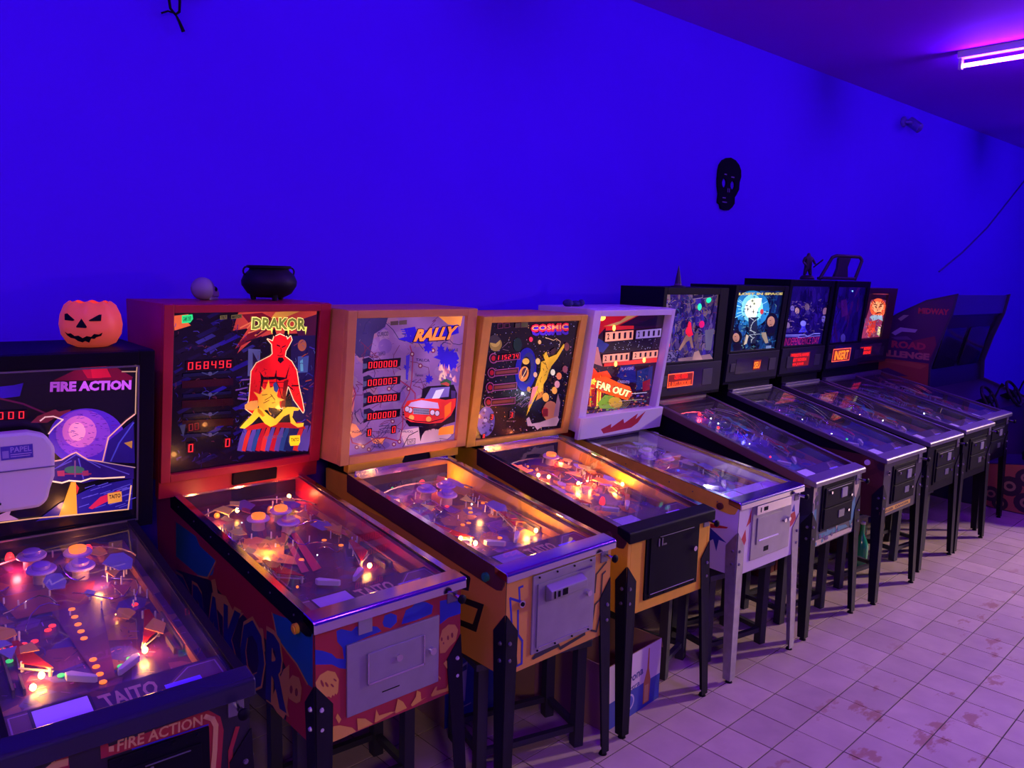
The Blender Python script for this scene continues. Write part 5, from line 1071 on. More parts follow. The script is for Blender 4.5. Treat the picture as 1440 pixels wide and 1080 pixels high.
def dmd(u0, v0, u1, v1, rows, border=True, mat=None, speakers=((.14, .11, .045), (.56, .11, .045)), panel=(.02, .22)):
    def f(t, A, Gm, Bf, WB, H):
        n = .022
        b = MB(Bf); b.box(.012, WB - .012, panel[0], panel[1], n, n + .008); p = b.build('speaker_panel', paint('panel_black', (.014, .012, .022), .55, spec=.2), t, bevel=.003)
        b = MB(Bf); b.box(.12, WB - .16, v0 - .02, v1 + .02, n + .008, n + .010); b.build('display_window', paint('display_glass', (.05, .04, .06), .15), p)
        D = Art(u1 - u0, v1 - v0); D.fill((.25, .01, .01), .9); D.fill((.0, 0, 0), 0) if False else None
        if border:
            w, h = D.w, D.h; e = .006
            for q in ([(0, 0), (w, 0), (w, e), (0, e)], [(0, h - e), (w, h - e), (w, h), (0, h)], [(0, 0), (e, 0), (e, h), (0, h)], [(w - e, 0), (w, 0), (w, h), (w - e, h)]): D.raw(q, C(255, 95, 60), 1.5)
        nr = len(rows)
        for i, (s, x0, x1, col) in enumerate(rows):
            a = 1 - (i + .16) / nr; b_ = 1 - (i + .88) / nr
            D.text(s, [(x0, a), (x1, a), (x1, b_), (x0, b_)], col, 1.5, .03)
        D.build('score_display', Bf @ Matrix.Translation((u0, v0, n + .0125)), art_mat('dot_matrix', 1.0, .2, .3), p, thick=.002)
        for (u, v, r) in speakers:
            b = MB(Bf); b.box(u - r, u + r, v - r, v + r, n + .008, n + .013); g = b.build('speaker_grille', paint('grille', (.03, .03, .035), .6), p, bevel=.003)
    return f
OR = C(255, 80, 20); OY = C(255, 130, 20); RD = C(255, 30, 20)

M_ = 'pinball machine'
SPECS = []
BW = paint('bumper_violet', (.35, .2, .75), .25); BO = BULBO
SPECS.append(dict(seed=1, label='black pinball machine at the left edge with a planet and spaceship backglass', cab=(.516, 1.941, math.radians(-1.49), .56, .89, 1.04, 1.188, .53), box=(.70, 1.146, -.117, 1.0, 1.673, .36),
    cab_mat=BLACK, rail_mat=BLACK, trim_mat=DSTEEL, lock_mat=paint('lockbar_blueblack', (.03, .025, .06), .25, .4), lock_w=.05, lock_h=.05, rail_h=.045, leg_mat=LEGDARK, box_mat=BLACK, frame_mat=BLACK, ring=(.052, .052, .05, .03), trim=DCHROME,
    glass_quad=[(-97.3, 526.1), (194.6, 511.7), (191, 742), (-80, 790)], glass_art=glass_spaceship, pf_art=pf_red, apron_text='TAITO', card=(.62, .55, .9), card2=(.25, .2, .95), front_art=front1, side_art=None,
    door=(-.07, .17, .56, .79), door_mat=BLACK, door_style='framed', plunger=(.242, .823), knob=BLACK, btn=REDPL,
    bumps=[(-.054, 1.10, BW), (.080, 1.06, BO), (-.045, .98, BW), (.066, .95, BW)], domes=[(-.11, 1.17, BULBR, .05), (-.058, 1.17, BULBR, .05), (.074, 1.13, BULBR, .05), (.125, 1.12, BULBR, .05)],
    bulbs=[(-.144, .384, .02), (.116, .373, .02), (-.17, .345, .015)], glints=[(.10, .62, BULB, .004), (.21, 1.02, BULBO, .006)],
    lights=[(-.144, .395, (1, .35, .06), .9), (.118, .385, (1, .35, .06), .9), (.1, 1.12, (1, .3, .1), .8), (-.1, 1.1, (1, .1, .1), .6), (.1, .85, (1, .35, .1), .5)],
    inserts=[(-.003, .734, BULBO), (-.005, .682, BULBO), (-.006, .632, BULBO), (-.007, .587, BULBO), (-.008, .543, BULBO), (-.011, .416, BULBO), (-.012, .376, BULBO), (-.012, .334, BULBO), (-.013, .293, BULBO), (-.207, .588, BULBR), (-.181, .587, BULBR), (-.155, .591, BULBR), (-.127, .594, BULBR), (-.085, .64, BULBR), (-.07, .66, BULBR), (.167, .674, BULBR), (-.098, .38, BULBG), (.045, .346, BULBG), (.075, .371, BULBG), (-.2, .52, BULBG)],
    digits=[(c1(-135, 572)[0], c1(90, 562)[0], 10, '000000'), (c1(85, 952)[0], c1(85, 952)[0], 11, '0')], start_button=(-.20, .80)))
SPECS.append(dict(seed=2, label='red framed pinball machine with a horned red devil backglass and skulls on its front', cab=(1.338, 2.071, math.radians(.66), .562, .9255, 1.0478, 1.203, .507), box=(.70, 1.161, -.118, 1.108, 1.827, .33),
    cab_mat=REDP, rail_mat=BLACK, trim_mat=CHROME, lock_mat=CHROME, lock_h=.04, leg_mat=LEGDARK, leg_up=.205, box_mat=REDP, frame_mat=REDP, neck_mat=BLACK, ring=(.038, .05, .032, .036),
    glass_quad=c3(160, 270, 810, 285, 775, 910, 135, 1000), glass_art=glass_devil, pf_art=pf_devil, apron_text='TAITO', card=(.35, .28, .5), card2=(.3, .25, .5), front_art=front2, side_art=side2, rail_bolts=True,
    door=(-.175, .183, .571, .814), door_mat=STEEL, door_style='plain', plunger=(.24, .873), btn=YELLOW, btn_z=.866, bolt=paint('bolt_bright', (.7, .65, .72), .3, .5),
    bumps=[(-.047, .919, BULBO), (.066, .954, BULBO), (.04, .83, paint('bumper_pink', (.7, .25, .45), .3))], domes=[(.10, 1.0, BULBR, .06), (.06, 1.04, paint('amber_clear', (.6, .3, .1), .2), .05)],
    bulbs=[(-.067, 1.08, .03), (.19, 1.13, .03), (.133, .362, .02)], glints=[(-.145, 1.1, BULBO, .012), (-.16, .354, BULBO, .005), (-.09, .98, BULBW, .0025), (.02, .55, BULBW, .0025)],
    lights=[(-.05, .93, (1, .35, .06), .9), (.08, 1.0, (1, .25, .08), 1.2), (.22, 1.1, (1, .15, .05), .5), (-.15, 1.05, (1, .35, .1), .5), (.133, .38, (1, .35, .1), .3), (-.12, .68, (1, .4, .1), .35)],
    inserts=[(.179, .856, BULBO), (.118, .676, BULBO), (-.06, .721, BULBO), (.063, .337, BULBO), (-.02, .335, BULBG), (-.04, .56, BULBO), (.15, .6, BULBO)],
    digits=[(c3(235, 508)[0], c3(410, 503)[0], 9.5, '068496'), (c3(234, 880)[0], c3(234, 880)[0], 10.5, '0'), (c3(405, 857)[0], c3(405, 857)[0], 10.5, '0'), (c3(235, 785)[0], c3(262, 781)[0], 9, '00', LEDDIM)], extra=[latch2]))
SPECS.append(dict(seed=3, label='yellow pinball machine with a map and red rally car backglass in a honey wood frame', cab=(2.047, 2.004, math.radians(1.37), .569, .93, 1.065, 1.048, .535), box=(.718, 1.086, -.075, 1.109, 1.804, .33), dx=.026,
    cab_mat=YELLOW, rail_mat=BROWN, trim_mat=CHROME, lock_mat=CHROME, lock_h=.035, rail_h=.085, leg_mat=LEGDARK, leg_up=.235, splay=.02, box_mat=WOODF, frame_mat=WOODF, neck_mat=BLACK, ring=(.045, .06, .035, .038), ring_d=.03,
    glass_quad=c5(205, 105, 905, 100, 875, 855, 130, 970), glass_art=glass_rally, pf_art=pf_generic((.05, .02, .10), [(.12, .05, .25), (.25, .10, .08), (.04, .02, .14), (.30, .14, .06), (.06, .04, .22)], 80), apron_text='TAITO', card=(.2, .15, .4), card2=(.2, .12, .9), front_art=front3, side_art=side3,
    door=(-.158, .184, .58, .885), door_mat=STEEL, door_style='framed', slant=True, plunger=(.24, .875), btn=paint('button_green', (.02, .2, .1), .3), btn_z=.885, start_button=(-.213, .796),
    bumps=[(.118, .878, BW), (.053, .785, BW), (.007, .881, BW)], domes=[(.093, 1.03, BULBR, .035)],
    bulbs=[(-.13, .361, .02), (-.154, .426, .02), (.179, .33, .02)], glints=[(.13, .70, BULBW, .004), (-.077, 1.03, BULBG, .006), (.2, .985, BULBO, .01)],
    lights=[(-.14, .39, (1, .4, .06), 1.3), (.17, .37, (1, .35, .06), .9), (.2, .98, (1, .25, .06), .9), (.05, .95, (1, .2, .1), .5), (-.1, .95, (1, .35, .1), .4), (.1, .6, (1, .35, .1), .3)],
    inserts=[(-.038, .554, BULBO), (-.004, .556, BULBO), (.079, .644, BULBO), (.107, .684, BULBO), (.2, .703, BULBO), (.193, .611, BULBO), (.014, .373, BULBO), (.028, .75, BULBR), (-.05, .75, BULBO)],
    digits=[(c5(298, 383)[0], c5(462, 374)[0], 8, '000000'), (c5(293, 491)[0], c5(462, 478)[0], 8, '000003'), (c5(291, 595)[0], c5(460, 583)[0], 8, '000000'), (c5(289, 705)[0], c5(458, 688)[0], 8, '000000'), (c5(287, 810)[0], c5(287, 810)[0], 8.5, '0'), (c5(455, 790)[0], c5(455, 790)[0], 8.5, '0')], extra=[score_wood]))
SPECS.append(dict(seed=4, label='yellow pinball machine with a starry space backglass and a black coin door', cab=(2.768, 2.043, math.radians(-1.5), .5675, .918, 1.078, 1.028, .5395), box=(.718, 1.071, -.125, 1.09, 1.766, .33),
    cab_mat=YELLOW, rail_mat=paint('oxblood_rail', (.05, .015, .02), .35), trim_mat=CHROME, lock_mat=BLACK, lock_h=.05, rail_h=.09, leg_mat=LEGDARK, leg_up=.225, splay=.03, box_mat=MUSTARD, frame_mat=MUSTARD, neck_mat=BLACK, ring=(.055, .05, .032, .03),
    glass_quad=c7(160, 150, 835, 155, 685, 865, 35, 960), glass_art=glass_cosmic, pf_art=pf_generic((.05, .015, .08), [(.3, .08, .05), (.1, .03, .2), (.4, .15, .05), (.05, .02, .15)], 80), card=(.3, .25, .5), card2=(.5, .4, .8),
    door=(-.172, .194, .588, .905), door_mat=BLACK, door_style='framed', plunger=(.25, .87), btn=BROWN, plastic_glow=.9, plastics=[(1.0, .2, .04), (.9, .1, .05), (1.0, .35, .08), (.2, .06, .3)], nplastic=30,
    bumps=[(.119, .94, BULBO)], domes=[(.147, .885, BULBR, .05), (-.033, .40, BULBR, .06), (.077, .562, BULBR, .045), (.11, .88, BULBR, .045)],
    bulbs=[(-.09, .80, .02), (-.055, .76, .02), (.20, .57, .03), (.213, .5, .035), (.03, .63, .02)], glints=[(.16, .92, BULBO, .006), (-.05, .93, BULBO, .006), (-.08, .95, BULBO, .006)],
    lights=[(-.07, .79, (1, .35, .06), .8), (.03, .62, (1, .3, .06), 1.2), (.2, .53, (1, .35, .06), 1.4), (-.03, .40, (1, .1, .05), .6), (.14, .88, (1, .2, .06), .7), (.1, .6, (1, .25, .06), .8)],
    inserts=[(-.05, .9, BULBO), (-.08, .91, BULBO), (-.02, .89, BULBO), (-.1, .62, BULBO), (-.06, .64, BULBO), (.04, .5, BULBO)],
    digits=[(c7(212, 396)[0], c7(362, 388)[0], 5.8, '115274'), (c7(168, 800)[0], c7(168, 800)[0], 6, '3'), (c7(318, 784)[0], c7(318, 784)[0], 6, '3'), (c7(106, 928)[0], c7(106, 928)[0], 4.5, '8')]))
SPECS.append(dict(seed=5, label='white pinball machine with red and blue splashes and mustard side rails', cab=(3.542, 2.015, math.radians(-.4), .566, .916, 1.043, 1.093, .544), box=(.7135, 1.09, -.104, 1.093, 1.794, .30),
    cab_mat=WHITEP, rail_mat=MUSTARD, trim_mat=CHROME, lock_mat=CHROME, lock_h=.035, rail_h=.075, leg_mat=LEGGREY, leg_up=.22, splay=.02, box_mat=WHITEP, frame_mat=WHITEP, neck_mat=REDP, ring=(.06, .03, .035, .085), ring_d=.055, glass_n=.002, rail_bolts=True,
    glass_quad=c7(876, 105, 1300, 110, 1245, 735, 785, 780), glass_art=glass_farout, glass_mat=art_mat('mirror_glass_print', 1.0, .5, .15, uneven=.25, coat=.8), pf_art=pf_generic((.14, .10, .24), [(.28, .2, .4), (.2, .1, .25), (.35, .25, .4), (.12, .1, .35), (.3, .12, .1)], 90), apron_col=(.5, .45, .7), apron_wing=(.6, .55, .8), card=(.6, .55, .8), card2=(.6, .55, .8),
    door=(-.17, .187, .60, .887), door_mat=STEEL, door_style='header', plunger=(.245, .868), btn=BROWN, front_art=front5, side_art=side5, plastics=[(.35, .25, .5), (.2, .15, .5), (.5, .3, .35)], plastic_glow=.06,
    bumps=[(-.03, .78, WHITEPL), (.06, .72, WHITEPL), (.05, .86, WHITEPL)], glints=[(-.087, .33, BULBW, .009), (-.06, .36, BULBW, .005), (.02, .6, BULBB, .006)], lights=[(-.087, .33, (.8, .8, 1), .8)],
    inserts=[(x * .028 - .08, .70 + .008 * x, paint('insert_cream', (.6, .4, .35), .3)) for x in range(6)], extra=[lip5]))
MOD = dict(rail_mat=DCHROME, trim_mat=DCHROME, lock_mat=DCHROME, lock_h=.03, rail_h=.03, leg_mat=LEGDARK, frame_mat=BLACK, box_mat=BLACK, neck_mat=BLACK, cab_mat=BLACK, door_mat=DSTEEL, door_style='modern', plastic_glow=.12, plastics=[(.1, .08, .3), (.2, .1, .3), (.05, .15, .3), (.3, .1, .1)],
    ramp=[(-.12, .55, -.02, .95), (.1, .6, .14, 1.0)], btn=WHITEPL, splay=.02)
pfm = pf_generic((.04, .03, .14), [(.08, .05, .3), (.03, .02, .2), (.15, .1, .3), (.2, .08, .1), (.03, .1, .2)], 70)
def mod(**k): d = dict(MOD); d.update(k); SPECS.append(d)
mod(seed=6, label='dark pinball machine with teal and cream torn art around its coin door', cab=(4.274, 2.025, .0054, .57, .9015, 1.1845, 1.0994, .519), box=(.7015, 1.079, -.032, 1.205, 1.916, .30), ring=(.035, .10, .045, .235), rail_mat=paint('brown_steel_rail', (.16, .08, .08), .4, .4), rail_h=.05,
    glass_quad=c9(250, 330, 583, 395, 555, 735, 225, 765), glass_art=glass_crypt, pf_art=pfm, front_art=front6, side_art=side_plain([(.03, .02, .12), (.05, .04, .2), (.02, .02, .06)], 6, (.008, .006, .02)), door=(-.19, .178, .60, .868),
    glints=[(.10, 1.06, BULBR, .012), (.12, .98, BULBW, .006), (.09, .9, BULBW, .005), (.02, .85, BULBR, .01), (.12, .7, BULBB, .008), (-.05, .42, BULBR, .007), (0, .6, BULBW, .004), (-.1, .5, BULBW, .004)], lights=[(.10, 1.05, (1, .05, .05), .5), (.1, .7, (.1, .1, 1), .3)],
    extra=[dmd(.10, .075, .37, .165, [('CREDITO / MONEDA', .25, .78, RD), ('EL RAYO ZORDICARE', .06, .92, OR)], speakers=((.06, .12, .035), (.53, .12, .055)))])
mod(seed=7, label='black pinball machine with yellow tape lettered across its front below the coin door', cab=(5.08, 1.999, .005, .57, .923, 1.19, 1.103, .55), box=(.70, 1.15, -.06, 1.24, 1.935, .30), ring=(.04, .06, .035, .235),
    glass_quad=c9(718, 280, 990, 290, 958, 685, 640, 697), glass_art=glass_robot, pf_art=pfm, front_art=front7, side_art=side_plain([(.10, .03, .02), (.16, .06, .02), (.02, .01, .02)], 7, (.07, .02, .015)), door=(-.165, .175, .62, .86), start_button=(-.235, .83),
    glints=[(-.1, .95, BULBR, .012), (.02, .4, BULBG, .007), (0, .5, BULBW, .004), (-.08, .55, BULBW, .004), (.05, .75, BULBW, .003)], extra=[dmd(.34, .09, .44, .16, [('SEU', .1, .9, OY)], border=False, speakers=((.08, .12, .03), (.60, .12, .045)))])
mod(seed=8, label='black pinball machine with tall red letters low on a dark blue backglass', cab=(5.885, 2.055, -.005, .57, .914, 1.17, 1.10, .55), box=(.68, 1.13, -.06, 1.24, 1.985, .32), dx=-.045, ring=(.04, .05, .05, .235),
    glass_quad=c10(215, 325, 460, 328, 400, 800, 140, 820), glass_art=glass_fleet, pf_art=pfm, door=(-.165, .175, .60, .85), glints=[(-.1, .95, BULBR, .012), (.1, .5, BULBW, .005), (.0, .62, BULBO, .006)], lights=[(.0, .62, (1, .3, .1), .4)],
    extra=[dmd(.13, .07, .43, .18, [('DERROTA NAVES', .05, .95, RD), ('INSERT MONEDA', .05, .86, RD), ('PARA JUGAR', .08, .75, RD)], border=False)])
mod(seed=9, label='black pinball machine with an almost unlit dark blue backglass', cab=(6.512, 2.05, -.003, .57, .93, 1.17, 1.10, .55), box=(.595, 1.13, -.06, 1.24, 1.985, .32), dx=-.0, ring=(.04, .05, .05, .235),
    glass_quad=[(1180, 404.5), (1229.2, 405.4), (1216.4, 479.6), (1167.1, 483.5)], glass_art=glass_dark, pf_art=pfm, door=(-.165, .175, .60, .85), glints=[(-.1, .95, BULBR, .012), (.1, .45, BULBW, .006)],
    extra=[dmd(.09, .075, .40, .185, [('INSERT', .12, .9, OY)], mat=None, speakers=((.05, .12, .03), (.52, .12, .04)))])
mod(seed=10, label='pinball machine with a glowing orange bearded face backglass, last of the row', cab=(7.25, 2.15, 0, .57, .92, 1.15, 1.10, .55), box=(.70, 1.13, -.06, 1.24, 1.93, .28), ring=(.10, .17, .05, .235), frame_mat=paint('dark_red_frame', (.05, .008, .012), .4), box_mat=paint('dark_red_frame', (.05, .008, .012), .4),
    glass_quad=c10(790, 380, 935, 382, 885, 765, 700, 770), glass_art=glass_beast, pf_art=pf_generic((.12, .05, .16), [(.25, .1, .2), (.3, .15, .2), (.1, .05, .2)], 70), door=(-.165, .175, .60, .85), glints=[(.0, .5, BULBW, .005)],
    extra=[dmd(.09, .09, .34, .165, [('1ES BOTON', .12, .9, RD), ('PRESIONE', .05, .95, RD)], border=False)])
for S in SPECS: S['obj'] = pinball(S)

# ------------------------------------------------------------------ things standing on the machines
def local(S, x, y, z):
    X, Y, a = S['cab'][:3]; return (X + math.cos(a) * x - math.sin(a) * y, Y + math.sin(a) * x + math.cos(a) * y, z)
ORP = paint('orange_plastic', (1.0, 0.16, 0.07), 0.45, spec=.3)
# pumpkin bucket
lc = local(SPECS[0], .19, 1.21, 1.674)
pk = empty('pumpkin_bucket', lc, -.35, 'orange plastic jack-o-lantern bucket on top of the black pinball machine', 'bucket')
b = MB(); n = 48; prof = [(.052, 0), (.078, .012), (.097, .045), (.102, .08), (.097, .115), (.083, .145), (.068, .158), (.062, .160), (.070, .145), (.09, .112), (.094, .08), (.088, .045), (.06, .012), (.002, .01)]
vs = []; fs = []
for r, z in prof:
    for i in range(n):
        t = 2 * PI * i / n; k = 1 + .012 * math.cos(8 * t); vs.append((r * k * math.cos(t), r * k * math.sin(t), z + (.004 * math.cos(8 * t) if z > .14 else 0)))
for j in range(len(prof) - 1):
    for i in range(n): fs.append((j * n + i, j * n + (i + 1) % n, (j + 1) * n + (i + 1) % n, (j + 1) * n + i))
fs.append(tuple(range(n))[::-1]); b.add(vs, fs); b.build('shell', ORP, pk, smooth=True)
def on_pumpkin(x, z):   # front of the bucket faces -y
    r = .1035 * math.sqrt(max(.05, 1 - ((z - .08) / .115) ** 2)); r = max(r, abs(x) + .01); return (x, -math.sqrt(r * r - x * x) * 1.022 - .001, z)
def face(pts, name):
    b = MB(); k = len(pts); o = [on_pumpkin(*p) for p in pts]; i_ = [(p[0], p[1] + .006, p[2]) for p in o]
    b.add(o + i_, [tuple(range(k))] + [(q, (q + 1) % k, k + (q + 1) % k, k + q) for q in range(k)]); b.build(name, BLACK, pk)
s = .00075
def pf_(*p): return [((p[i] - 385) * s, .157 - (p[i + 1] - 62) * s) for i in range(0, len(p), 2)]
# faint orange emission added to brighten the bucket, plastic assumed to fluoresce
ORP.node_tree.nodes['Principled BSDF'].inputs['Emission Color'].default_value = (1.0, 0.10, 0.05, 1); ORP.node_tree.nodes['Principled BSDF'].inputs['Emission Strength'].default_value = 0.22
face(pf_(287, 112, 300, 108, 333, 138, 325, 142, 288, 140), 'eye'); face(pf_(445, 112, 442, 142, 396, 142, 392, 138, 435, 112), 'eye'); face(pf_(362, 130, 384, 168, 380, 174, 340, 172, 338, 168), 'nose')
up = [(285, 195), (298, 203), (312, 200), (328, 213), (345, 210), (362, 222), (380, 212), (398, 216), (412, 202), (430, 206), (446, 196)]
dn = [(440, 212), (420, 218), (412, 226), (398, 224), (388, 244), (372, 236), (360, 243), (340, 236), (328, 226), (310, 222), (296, 212)]
for i in range(len(up) - 1):
    face([((p[0] - 385) * s, .157 - (p[1] - 62) * s) for p in (up[i], up[i + 1], dn[len(dn) - 2 - i], dn[len(dn) - 1 - i])], 'mouth_piece')
# cauldron
lc = local(SPECS[1], .20, 1.31, 1.828)
cd = empty('cauldron', lc, 0, 'small black plastic witch cauldron on the red pinball machine', 'cauldron')
b = MB(); b.lathe([(.06, .012), (.095, .03), (.118, .065), (.120, .085), (.108, .112), (.088, .130), (.083, .138), (.095, .142), (.097, .150), (.093, .153), (.080, .150), (.078, .136), (.10, .11), (.108, .08), (.09, .04), (.01, .022)], n=36); b.build('pot', BLACKV, cd, smooth=True)
for k in range(3):
    a = k * 2.1 + .4; b = MB(); b.cyl((.07 * math.cos(a), .07 * math.sin(a), 0), (.072 * math.cos(a), .072 * math.sin(a), .03), .010, .016, n=10); b.build('foot', BLACKV, cd)
for sx in (-1, 1): b = MB(); b.tube([(sx * (.105 + .014 * math.sin(u * PI / 6)), 0, .108 + .018 * (1 - math.cos(u * PI / 6)) / 1) for u in range(7)], .004, 6); b.build('handle', BLACKV, cd, smooth=True)
# skull ornament, lying on its side
lc = local(SPECS[1], -.08, 1.33, 1.828)
sk = empty('skull_ornament', lc, .6, 'small pale skull lying beside the cauldron on the red pinball machine', 'skull')
BONE = paint('bone_plastic', (.26, .2, .3), .6)
b = MB(); b.ball((-.015, 0, .048), .048, 22, 14, 1.15, .9, 1.0); b.prism([(.02, .015), (.062, .012), (.066, .03), (.05, .05), (.02, .06)], -.026, .026, 1); b.build('cranium', BONE, sk, smooth=True, bevel=.004)
b = MB(); b.prism([(.0, .0), (.06, -.0), (.064, .010), (.03, .014), (.0, .02)], -.022, .022, 1); b.build('jaw', BONE, sk, bevel=.003)
for sy in (-1, 1): b = MB(); b.ball((.041, sy * .018, .045), .0125, 12, 8); b.build('eye_socket', BLACK, sk, smooth=True)
b = MB(); b.prism([(.060, .028), (.068, .028), (.066, .04)], -.005, .005, 1); b.build('nose_hole', BLACK, sk)
# toy figure, open frame, pointed hat and a lump
TOY = paint('toy_black', (.02, .018, .025), .5)
def skin(name, verts, edges, rad, mat, parent, root=0):
    me = bpy.data.meshes.new(name); me.from_pydata(verts, edges, []); me.materials.append(mat); o = bpy.data.objects.new(name, me); COL.objects.link(o); o.parent = parent
    m = o.modifiers.new('skin', 'SKIN'); sv = me.skin_vertices[0].data if me.skin_vertices else None
    if sv is None:
        bpy.context.view_layer.objects.active = o; bpy.ops.mesh.customdata_skin_add(); sv = me.skin_vertices[0].data
    for q, r in zip(sv, rad): q.radius = (r, r)
    sv[root].use_root = True; m.use_smooth_shade = True; u = o.modifiers.new('sub', 'SUBSURF'); u.levels = 1; u.render_levels = 1; return o
tf = empty('toy_figure', (6.04, 3.27, 1.987), -.3, 'small dark toy figure standing on the third-last pinball machine of the row', 'toy figure')
b = MB(); b.lathe([(.055, 0), (.058, .012), (.045, .03), (.03, .036)], n=16); b.build('base', TOY, tf, smooth=True)
try:
    V = [(0, 0, .115), (.0, 0, .15), (0, 0, .178), (0, 0, .192), (0, 0, .215), (.022, 0, .075), (.03, -.005, .03), (-.022, 0, .075), (-.03, .005, .03), (.036, 0, .172), (.058, -.01, .135), (.03, -.045, .125), (-.036, 0, .172), (-.055, 0, .14), (-.04, -.03, .105)]
    E_ = [(0, 1), (1, 2), (2, 3), (3, 4), (0, 5), (5, 6), (0, 7), (7, 8), (2, 9), (9, 10), (10, 11), (2, 12), (12, 13), (13, 14)]
    Rd = [.026, .026, .026, .010, .017, .017, .011, .017, .011, .012, .010, .008, .012, .010, .008]
    skin('body', V, E_, Rd, TOY, tf)
except Exception:
    b = MB(); b.ball((0, 0, .215), .018); b.cyl((0, 0, .08), (0, 0, .19), .028, .034); b.cyl((.02, 0, .03), (.012, 0, .1), .01, .016); b.cyl((-.02, 0, .03), (-.012, 0, .1), .01, .016); b.tube([(.036, 0, .175), (.06, -.01, .135), (.03, -.05, .12)], .009); b.tube([(-.036, 0, .175), (-.06, 0, .14), (-.04, -.03, .1)], .009); b.build('body', TOY, tf, smooth=True)
b = MB(); b.cyl((.03, -.03, .10), (.045, -.11, .16), .006, n=8); b.build('held_gun', TOY, tf)
of = empty('toy_throne', (6.63, 3.28, 1.992), -.55, 'dark slanted open-sided toy frame on the second-last pinball machine of the row', 'toy')
b = MB()
P4 = [(-.20, 0), (-.09, .19), (-.05, .205), (.17, .20), (.19, .17), (.13, 0)]
b.M = frame((0, 0, 0), (1, 0, 0), (0, .05, 1))
for p, q in zip(P4, P4[1:]): b.tube([(p[0], p[1], 0), (q[0], q[1], 0)], .014, 8)
b.tube([(-.20, .012, 0), (.14, .012, 0)], .014, 8); b.build('frame', TOY, of)
b = MB(); b.prism([(-.07, .0), (.07, .0), (.06, .11), (.085, .19), (-.03, .19), (-.035, .10)], .0, .04, 1); b.build('centre_column', TOY, of, bevel=.006)
b = MB(); b.box(-.19, .13, -.03, .06, 0, .02); b.build('base', TOY, of, bevel=.003)
ph = empty('pointed_hat', (4.25, 3.2, 1.917), 0, 'tiny dark pointed hat on the pinball machine with teal torn art', 'hat ornament')
b = MB(); b.lathe([(.05, 0), (.05, .004), (.024, .008), (.018, .05), (.008, .10), (.001, .14)], n=16); b.build('cone', TOY, ph, smooth=True)
b = MB(); b.lathe([(.0245, .008), (.025, .010), (.023, .02), (.0225, .02)], n=16); b.build('band', paint('hat_band', (.1, .02, .15), .5), ph)
lm = empty('cloth_bundle', (3.30, 3.22, 1.795), 0, 'small dark crumpled cloth on the white pinball machine beside the starry one', 'cloth')
b = MB(); b.ball((-.045, 0, .018), .03, 12, 8, 1.1, 1, .75); b.build('fold', paint('navy_cloth', (.02, .02, .12), .8, bump=.8, bscale=60), lm, smooth=True); b = MB(); b.ball((.03, .01, .014), .032, 12, 8, 1.3, 1, .6); b.ball((.055, -.01, .02), .02, 10, 8); b.build('fold', paint('navy_cloth', (.02, .02, .12), .8), lm, smooth=True)

# pale dispenser on the left machine's backglass
a = SPECS[0]['cab'][2]
dp = empty('paper_dispenser', local(SPECS[0], -.125, .995, 1.16), a, 'pale grey plastic dispenser hanging over the left side of the spaceship backglass', 'dispenser')
DG = paint('dispenser_plastic', (.55, .52, .58), .45)
b = MB(); b.prism([(-.14, .06), (-.12, 0), (.09, 0), (.115, .02), (.125, .06), (.14, .10), (.145, .20), (.12, .245), (.07, .262), (-.14, .262)], 0, .052, 1); b.build('shell', DG, dp, bevel=.012)
b = MB(); b.box(-.138, .142, -.003, 0, .135, .139); b.build('lid_seam', paint('seam_dark', (.12, .1, .2), .5), dp)
b = MB(); b.box(-.138, -.05, -.005, 0, .01, .058); b.build('window', paint('dispenser_window', (.2, .18, .24), .2), dp); b = MB(); b.box(-.03, -.018, -.008, 0, .03, .036); b.build('latch', BLACK, dp)
A = Art(.09, .045); A.fill((.06, .03, .35)); A.raw([(.004, .006), (.022, .006), (.022, .03), (.004, .03)], (.25, .2, .5)); A.text('PAPEL', [(.3, .9), (.95, .9), (.95, .5), (.3, .5)], (.3, .25, .6)); A.line([(.3, .35), (.95, .35)], .002, (.5, .4, .7)); A.line([(.3, .2), (.9, .2)], .002, (.5, .4, .7))
A.build('brand_sticker', frame((-.01, -.002, .175), (1, 0, 0), (0, 0, 1)), PRINT, dp, thick=.001)

# wall things
sm = empty('skull_mask', (5.42, 3.655, 2.71), 0, 'black flat skull cutout hanging on the blue wall', 'wall decoration')
def circ(cx, cz, rx, rz, n=16, rot=0): return [(cx + rx * math.cos(2 * PI * i / n) * math.cos(rot) - rz * math.sin(2 * PI * i / n) * math.sin(rot), cz + rx * math.cos(2 * PI * i / n) * math.sin(rot) + rz * math.sin(2 * PI * i / n) * math.cos(rot)) for i in range(n)]
out = []
k_ = .305 / 300
for x, z in ((520, 185), (585, 210), (635, 265), (665, 340), (672, 430), (655, 520), (655, 620), (625, 700), (605, 740), (608, 830), (580, 890), (535, 940), (485, 945), (435, 930), (420, 870), (390, 850), (395, 720), (375, 620), (370, 520), (372, 400), (385, 310), (420, 240), (470, 200)): out.append(((x - 520) * k_ * 1.02, (560 - z) * .53 / 1000))
bm = bmesh = None
import bmesh as _bm
